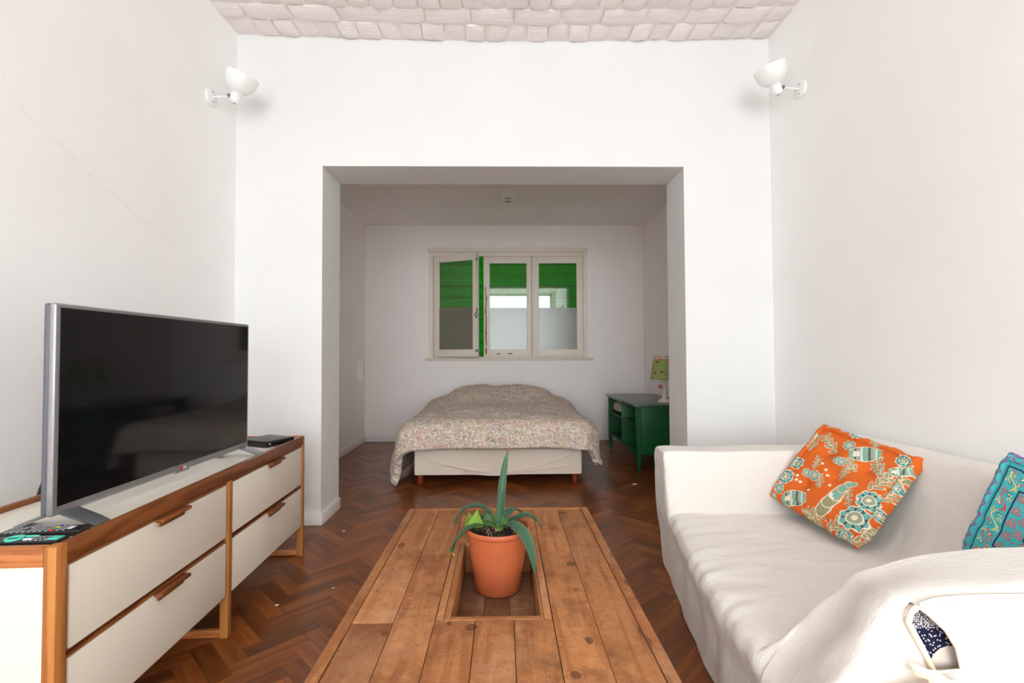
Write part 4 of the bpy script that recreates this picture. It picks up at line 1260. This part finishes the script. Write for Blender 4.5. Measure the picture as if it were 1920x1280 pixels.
gpart('shelf', 'green', (gx0 + .006, gx1 - .02, gy0 + .026, ym - .008, .420, .438))
gpart('shelf', 'green', (gx0 + .006, gx1 - .02, ym + .008, gy1 - .026, .420, .438))
gpart('divider', 'green', (gx0 + .004, gx1 - .02, ym - .008, ym + .008, zb + .02, gz - .024))
gpart('top_rail', 'green', (gx0 + .004, gx0 + .02, gy0 + .03, gy1 - .03, gz - .036, gz - .024))
for x, sx in ((gx0, 1), (gx1 - .045, -1)):
    for y, sy in ((gy0, 1), (gy1 - .045, -1)):
        bm = B(); box(bm, x, x + .045, y, y + .045, 0, gz - .024)
        for v in bm.verts:
            if v.co.z < .01:
                v.co.x = x + .0225 + (v.co.x - x - .0225) * .5 - sx * 0.0; v.co.y = y + .0225 + (v.co.y - y - .0225) * .5
        bmesh.ops.bisect_plane(bm, geom=bm.verts[:] + bm.edges[:] + bm.faces[:], plane_co=(0, 0, zb), plane_no=(0, 0, 1))
        for v in bm.verts:
            if abs(v.co.z - zb) < 1e-4:
                v.co.x = x if v.co.x < x + .0225 else x + .045; v.co.y = y if v.co.y < y + .0225 else y + .045
        bmesh.ops.bevel(bm, geom=bm.edges[:], offset=.002, segments=1, affect='EDGES')
        obj('leg', loc(bm, gc), M['green'], gc)
# folded bedding in the upper far cubby
bm = B()
def pil(u, v):
    a = 2 * PI * u; b = -PI / 2 + PI * v
    ce = lambda q, e: math.copysign(abs(q) ** e, q)
    x = .19 * ce(math.cos(b), .7) * ce(math.cos(a), .6); y = .235 * ce(math.cos(b), .7) * ce(math.sin(a), .6); z = .068 * ce(math.sin(b), .8)
    n_ = 1 + .06 * fbm((x * 9, y * 9, z * 9), 2)
    return Vector((1.415 + x, 5.245 + y * n_, .5065 + z))
grid(bm, pil, 48, 24); bmesh.ops.remove_doubles(bm, verts=bm.verts[:], dist=.001)
tag(obj('pillow', bm, M['linen'], None, 180), 'pale pink folded pillow stuffed in the upper cubby of the green cabinet', 'pillow')

# table lamp
lx, ly = 1.552, 4.60
tl = thing('table_lamp', 'small ivory table lamp with spotted green shade on the green cabinet', 'table lamp', (lx, ly, gz))
bm = B(); lathe(bm, [(0, 0), (.062, 0), (.064, .008), (.060, .016), (.05, .020), (.046, .028), (.026, .036), (.021, .05), (.022, .06), (.016, .075), (.0135, .14), (.0155, .24), (.012, .25), (0, .25)], 28)
obj('stand', bm, M['lampbase'], tl, 40)
bm = B()
def shd(u, v):
    a = 2 * PI * u; z = .225 + .215 * v
    if v < .12: z -= .010 * (1 - v / .12) * abs(math.sin(a * 10)) ** .6 - .004
    r = .132 - .036 * v
    return Vector((r * math.cos(a), r * math.sin(a), z))
grid(bm, shd, 161, 14, uv=lambda u, v: (u, v)); bmesh.ops.remove_doubles(bm, verts=bm.verts[:], dist=.0003)
o = obj('lamp_shade', bm, M['shade'], tl, 180); md = o.modifiers.new('s', 'SOLIDIFY'); md.thickness = .002
bm = B()
lathe(bm, [(.094, .438), (.097, .438), (.097, .443), (.094, .443)], 40, closed=True)
for k in range(3): tube(bm, [(0, 0, .40), (.095 * math.cos(k * 2.09), .095 * math.sin(k * 2.09), .437)], .002, 6)
tube(bm, [(0, 0, .24), (0, 0, .405)], .008, 8)
obj('shade_ring', bm, M['steel'], tl, 40)
bm = B(); tube(bm, [(-.055, -.05, .25), (-.056, -.051, .165)], .0014, 6)
pc_ = obj('pull_cord', bm, M['grey_key'], tl)
bm = B()
for k in range(6):
    an = k * PI / 3; lathe(bm, [(0, -.007), (.008, -.004), (.010, 0), (.008, .004), (0, .007)], 10, Matrix.Translation(Vector((-.056 + .011 * math.cos(an), -.051, .152 + .011 * math.sin(an)))))
lathe(bm, [(0, -.01), (.009, -.005), (.011, 0), (.009, .005), (0, .01)], 12, Matrix.Translation(Vector((-.056, -.055, .152))))
obj('flower_bead', bm, M['rosebead'], pc_, 60)

# ------------------------------------------------------------------ wall sconces
def sconce(label, wx, y, z, s):
    rt = thing('wall_sconce', label, 'wall lamp', (wx, y, z), 0)
    bm = B(); lathe(bm, [(0, 0), (.048, 0), (.050, .004), (.049, .012), (.044, .016), (0, .018)], 32, Matrix.Rotation(s * PI / 2, 4, 'Y')); obj('wall_plate', bm, M['enamel'], rt, 40)
    for dz in (-.03, .03):
        bm = B(); lathe(bm, [(0, .016), (.004, .016), (.004, .019), (0, .0195)], 10, Matrix.Translation(Vector((0, 0, dz))) @ Matrix.Rotation(s * PI / 2, 4, 'Y'))
        obj('screw', bm, M['steel'], rt)
    bm = B(); tube(bm, [(s * .014, 0, 0), (s * .125, -.005, .004)], .0055, 10); obj('arm', bm, M['enamel'], rt)
    bm = B(); tube(bm, [(s * .12, -.016, .004), (s * .12, .008, .004)], .010, 12); tube(bm, [(s * .12, -.022, .004), (s * .12, -.016, .004)], .006, 8); obj('knuckle', bm, M['steel'], rt)
    ax = Vector((s * .34, -.10, .92)).normalized()
    q = Vector((0, 0, 1)).rotation_difference(ax).to_matrix().to_4x4()
    Mx = Matrix.Translation(Vector((s * .158, -.008, -.012))) @ q
    bm = B()
    lathe(bm, [(0, -.030), (.018, -.030), (.027, -.024), (.030, -.012), (.031, .028), (.034, .033), (.050, .042), (.068, .058), (.080, .080), (.087, .108), (.090, .130), (.0915, .138), (.089, .139), (.086, .128), (.077, .084), (.064, .062), (.046, .047), (.0, .043)], 40, Mx)
    obj('lamp_shade', bm, M['enamel'], rt, 60)
    bm = B(); lathe(bm, [(0, -.033), (.004, -.033), (.004, -.029), (0, -.029)], 10, Mx); obj('shade_screw', bm, M['blackm'], rt)
    bm = B(); lathe(bm, [(0, .05), (.014, .05), (.014, .07), (.026, .09), (.029, .105), (.022, .124), (0, .132)], 20, Mx); obj('bulb', bm, M['white_plastic'], rt, 60)
sconce('white uplight wall lamp high on the left wall', L, 2.86, 2.645, 1)
sconce('white uplight wall lamp high on the right wall', R, 2.80, 2.68, -1)

# white box on the alcove ceiling
eb = thing('ceiling_box', 'small white plastic box fixed on the alcove ceiling', 'ceiling fixture', (.057, 4.83, HA))
bm = B(); box(bm, -.068, .068, -.13, .13, -.085, 0, .005); obj('case', bm, M['white_plastic'], eb)
bm = B(); box(bm, -.028, .028, -.078, -.062, -.087, -.084, .001); obj('slot', bm, M['blackm'], eb)
bm = B(); box(bm, -.028, .028, .028, .05, -.087, -.084, .001); obj('slot', bm, M['blackm'], eb)

# paper scraps and plaster crumbs on the parquet
def crumb(label, x, y, s, k, name='paper_scrap', cat='scrap'):
    bm = B()
    def F(u, v):
        a = 2 * PI * u; r = s * (1 + .3 * noise.noise(Vector((math.cos(a) * 2, math.sin(a) * 2, k)))) * math.sin(PI * v * .5)
        return Vector((x + r * math.cos(a) * 1.5, y + r * math.sin(a), .0008 + s * .35 * math.cos(PI * v * .5) + .1 * s))
    grid(bm, F, 15, 6); bmesh.ops.remove_doubles(bm, verts=bm.verts[:], dist=.0002)
    tag(obj(name, bm, M['scrap'], None, 180), label, cat)
crumb('white paper scrap on the parquet near the green cabinet leg', 1.095, 4.022, .015, 1)
crumb('white plaster crumb on the parquet beside the console drawers', -1.0, 2.15, .006, 2, 'plaster_crumb', 'crumb')
crumb('white plaster crumb on the parquet near the opening baseboard', -1.0, 3.03, .006, 3, 'plaster_crumb', 'crumb')
crumb('white plaster crumb on the parquet left of the coffee table', -.807, 2.3, .004, 4, 'plaster_crumb', 'crumb')

# ------------------------------------------------------------------ light
w = bpy.data.worlds.new('sky'); sc.world = w; w.use_nodes = True
bg = w.node_tree.nodes['Background']; bg.inputs[0].default_value = (.90, .995, 1.03, 1); bg.inputs[1].default_value = 9.0
def portal(loc_, rot, sx, sy):
    ld = bpy.data.lights.new('daylight_portal', 'AREA'); ld.shape = 'RECTANGLE'; ld.size = sx; ld.size_y = sy
    ld.cycles.is_portal = True
    lo = bpy.data.objects.new('daylight_portal', ld); lo.location = loc_; lo.rotation_euler = rot
    COL.objects.link(lo)
portal(((BX0 + BX1) / 2, YB - .16, (BZ0 + BZ1) / 2), (PI / 2, 0, 0), BX1 - BX0, BZ1 - BZ0)
portal((L - .16, (SY0 + SY1) / 2, (SZ0 + SZ1) / 2), (PI / 2, 0, -PI / 2), SY1 - SY0, SZ1 - SZ0)  # sky portals here and below serve the added side openings
portal((R + .16, (SY0 + SY1) / 2, (SZ0 + SZ1) / 2), (PI / 2, 0, PI / 2), SY1 - SY0, SZ1 - SZ0)

# ------------------------------------------------------------------ camera
cd = bpy.data.cameras.new('camera'); cd.sensor_width = 36; cd.lens = 897.1172 * 36 / 1920; cd.clip_start = .02
cam = bpy.data.objects.new('camera', cd); COL.objects.link(cam)
pit, yaw, roll = .0256, .018, -.0046
fwd = Vector((math.sin(yaw) * math.cos(pit), math.cos(yaw) * math.cos(pit), math.sin(pit)))
q = fwd.to_track_quat('-Z', 'Y').to_matrix().to_4x4()
cam.matrix_world = Matrix.Translation(Vector((0, 0, 1.10))) @ q @ Matrix.Rotation(roll, 4, 'Z')
sc.camera = cam
sc.view_settings.view_transform = 'Standard'; sc.view_settings.look = 'None'
sc.view_settings.gamma = 1; sc.view_settings.use_curve_mapping = False
sc.view_settings.exposure = 0.08
sc.cycles.use_denoising = True
sc.cycles.max_bounces = 14; sc.cycles.diffuse_bounces = 8; sc.cycles.transparent_max_bounces = 12
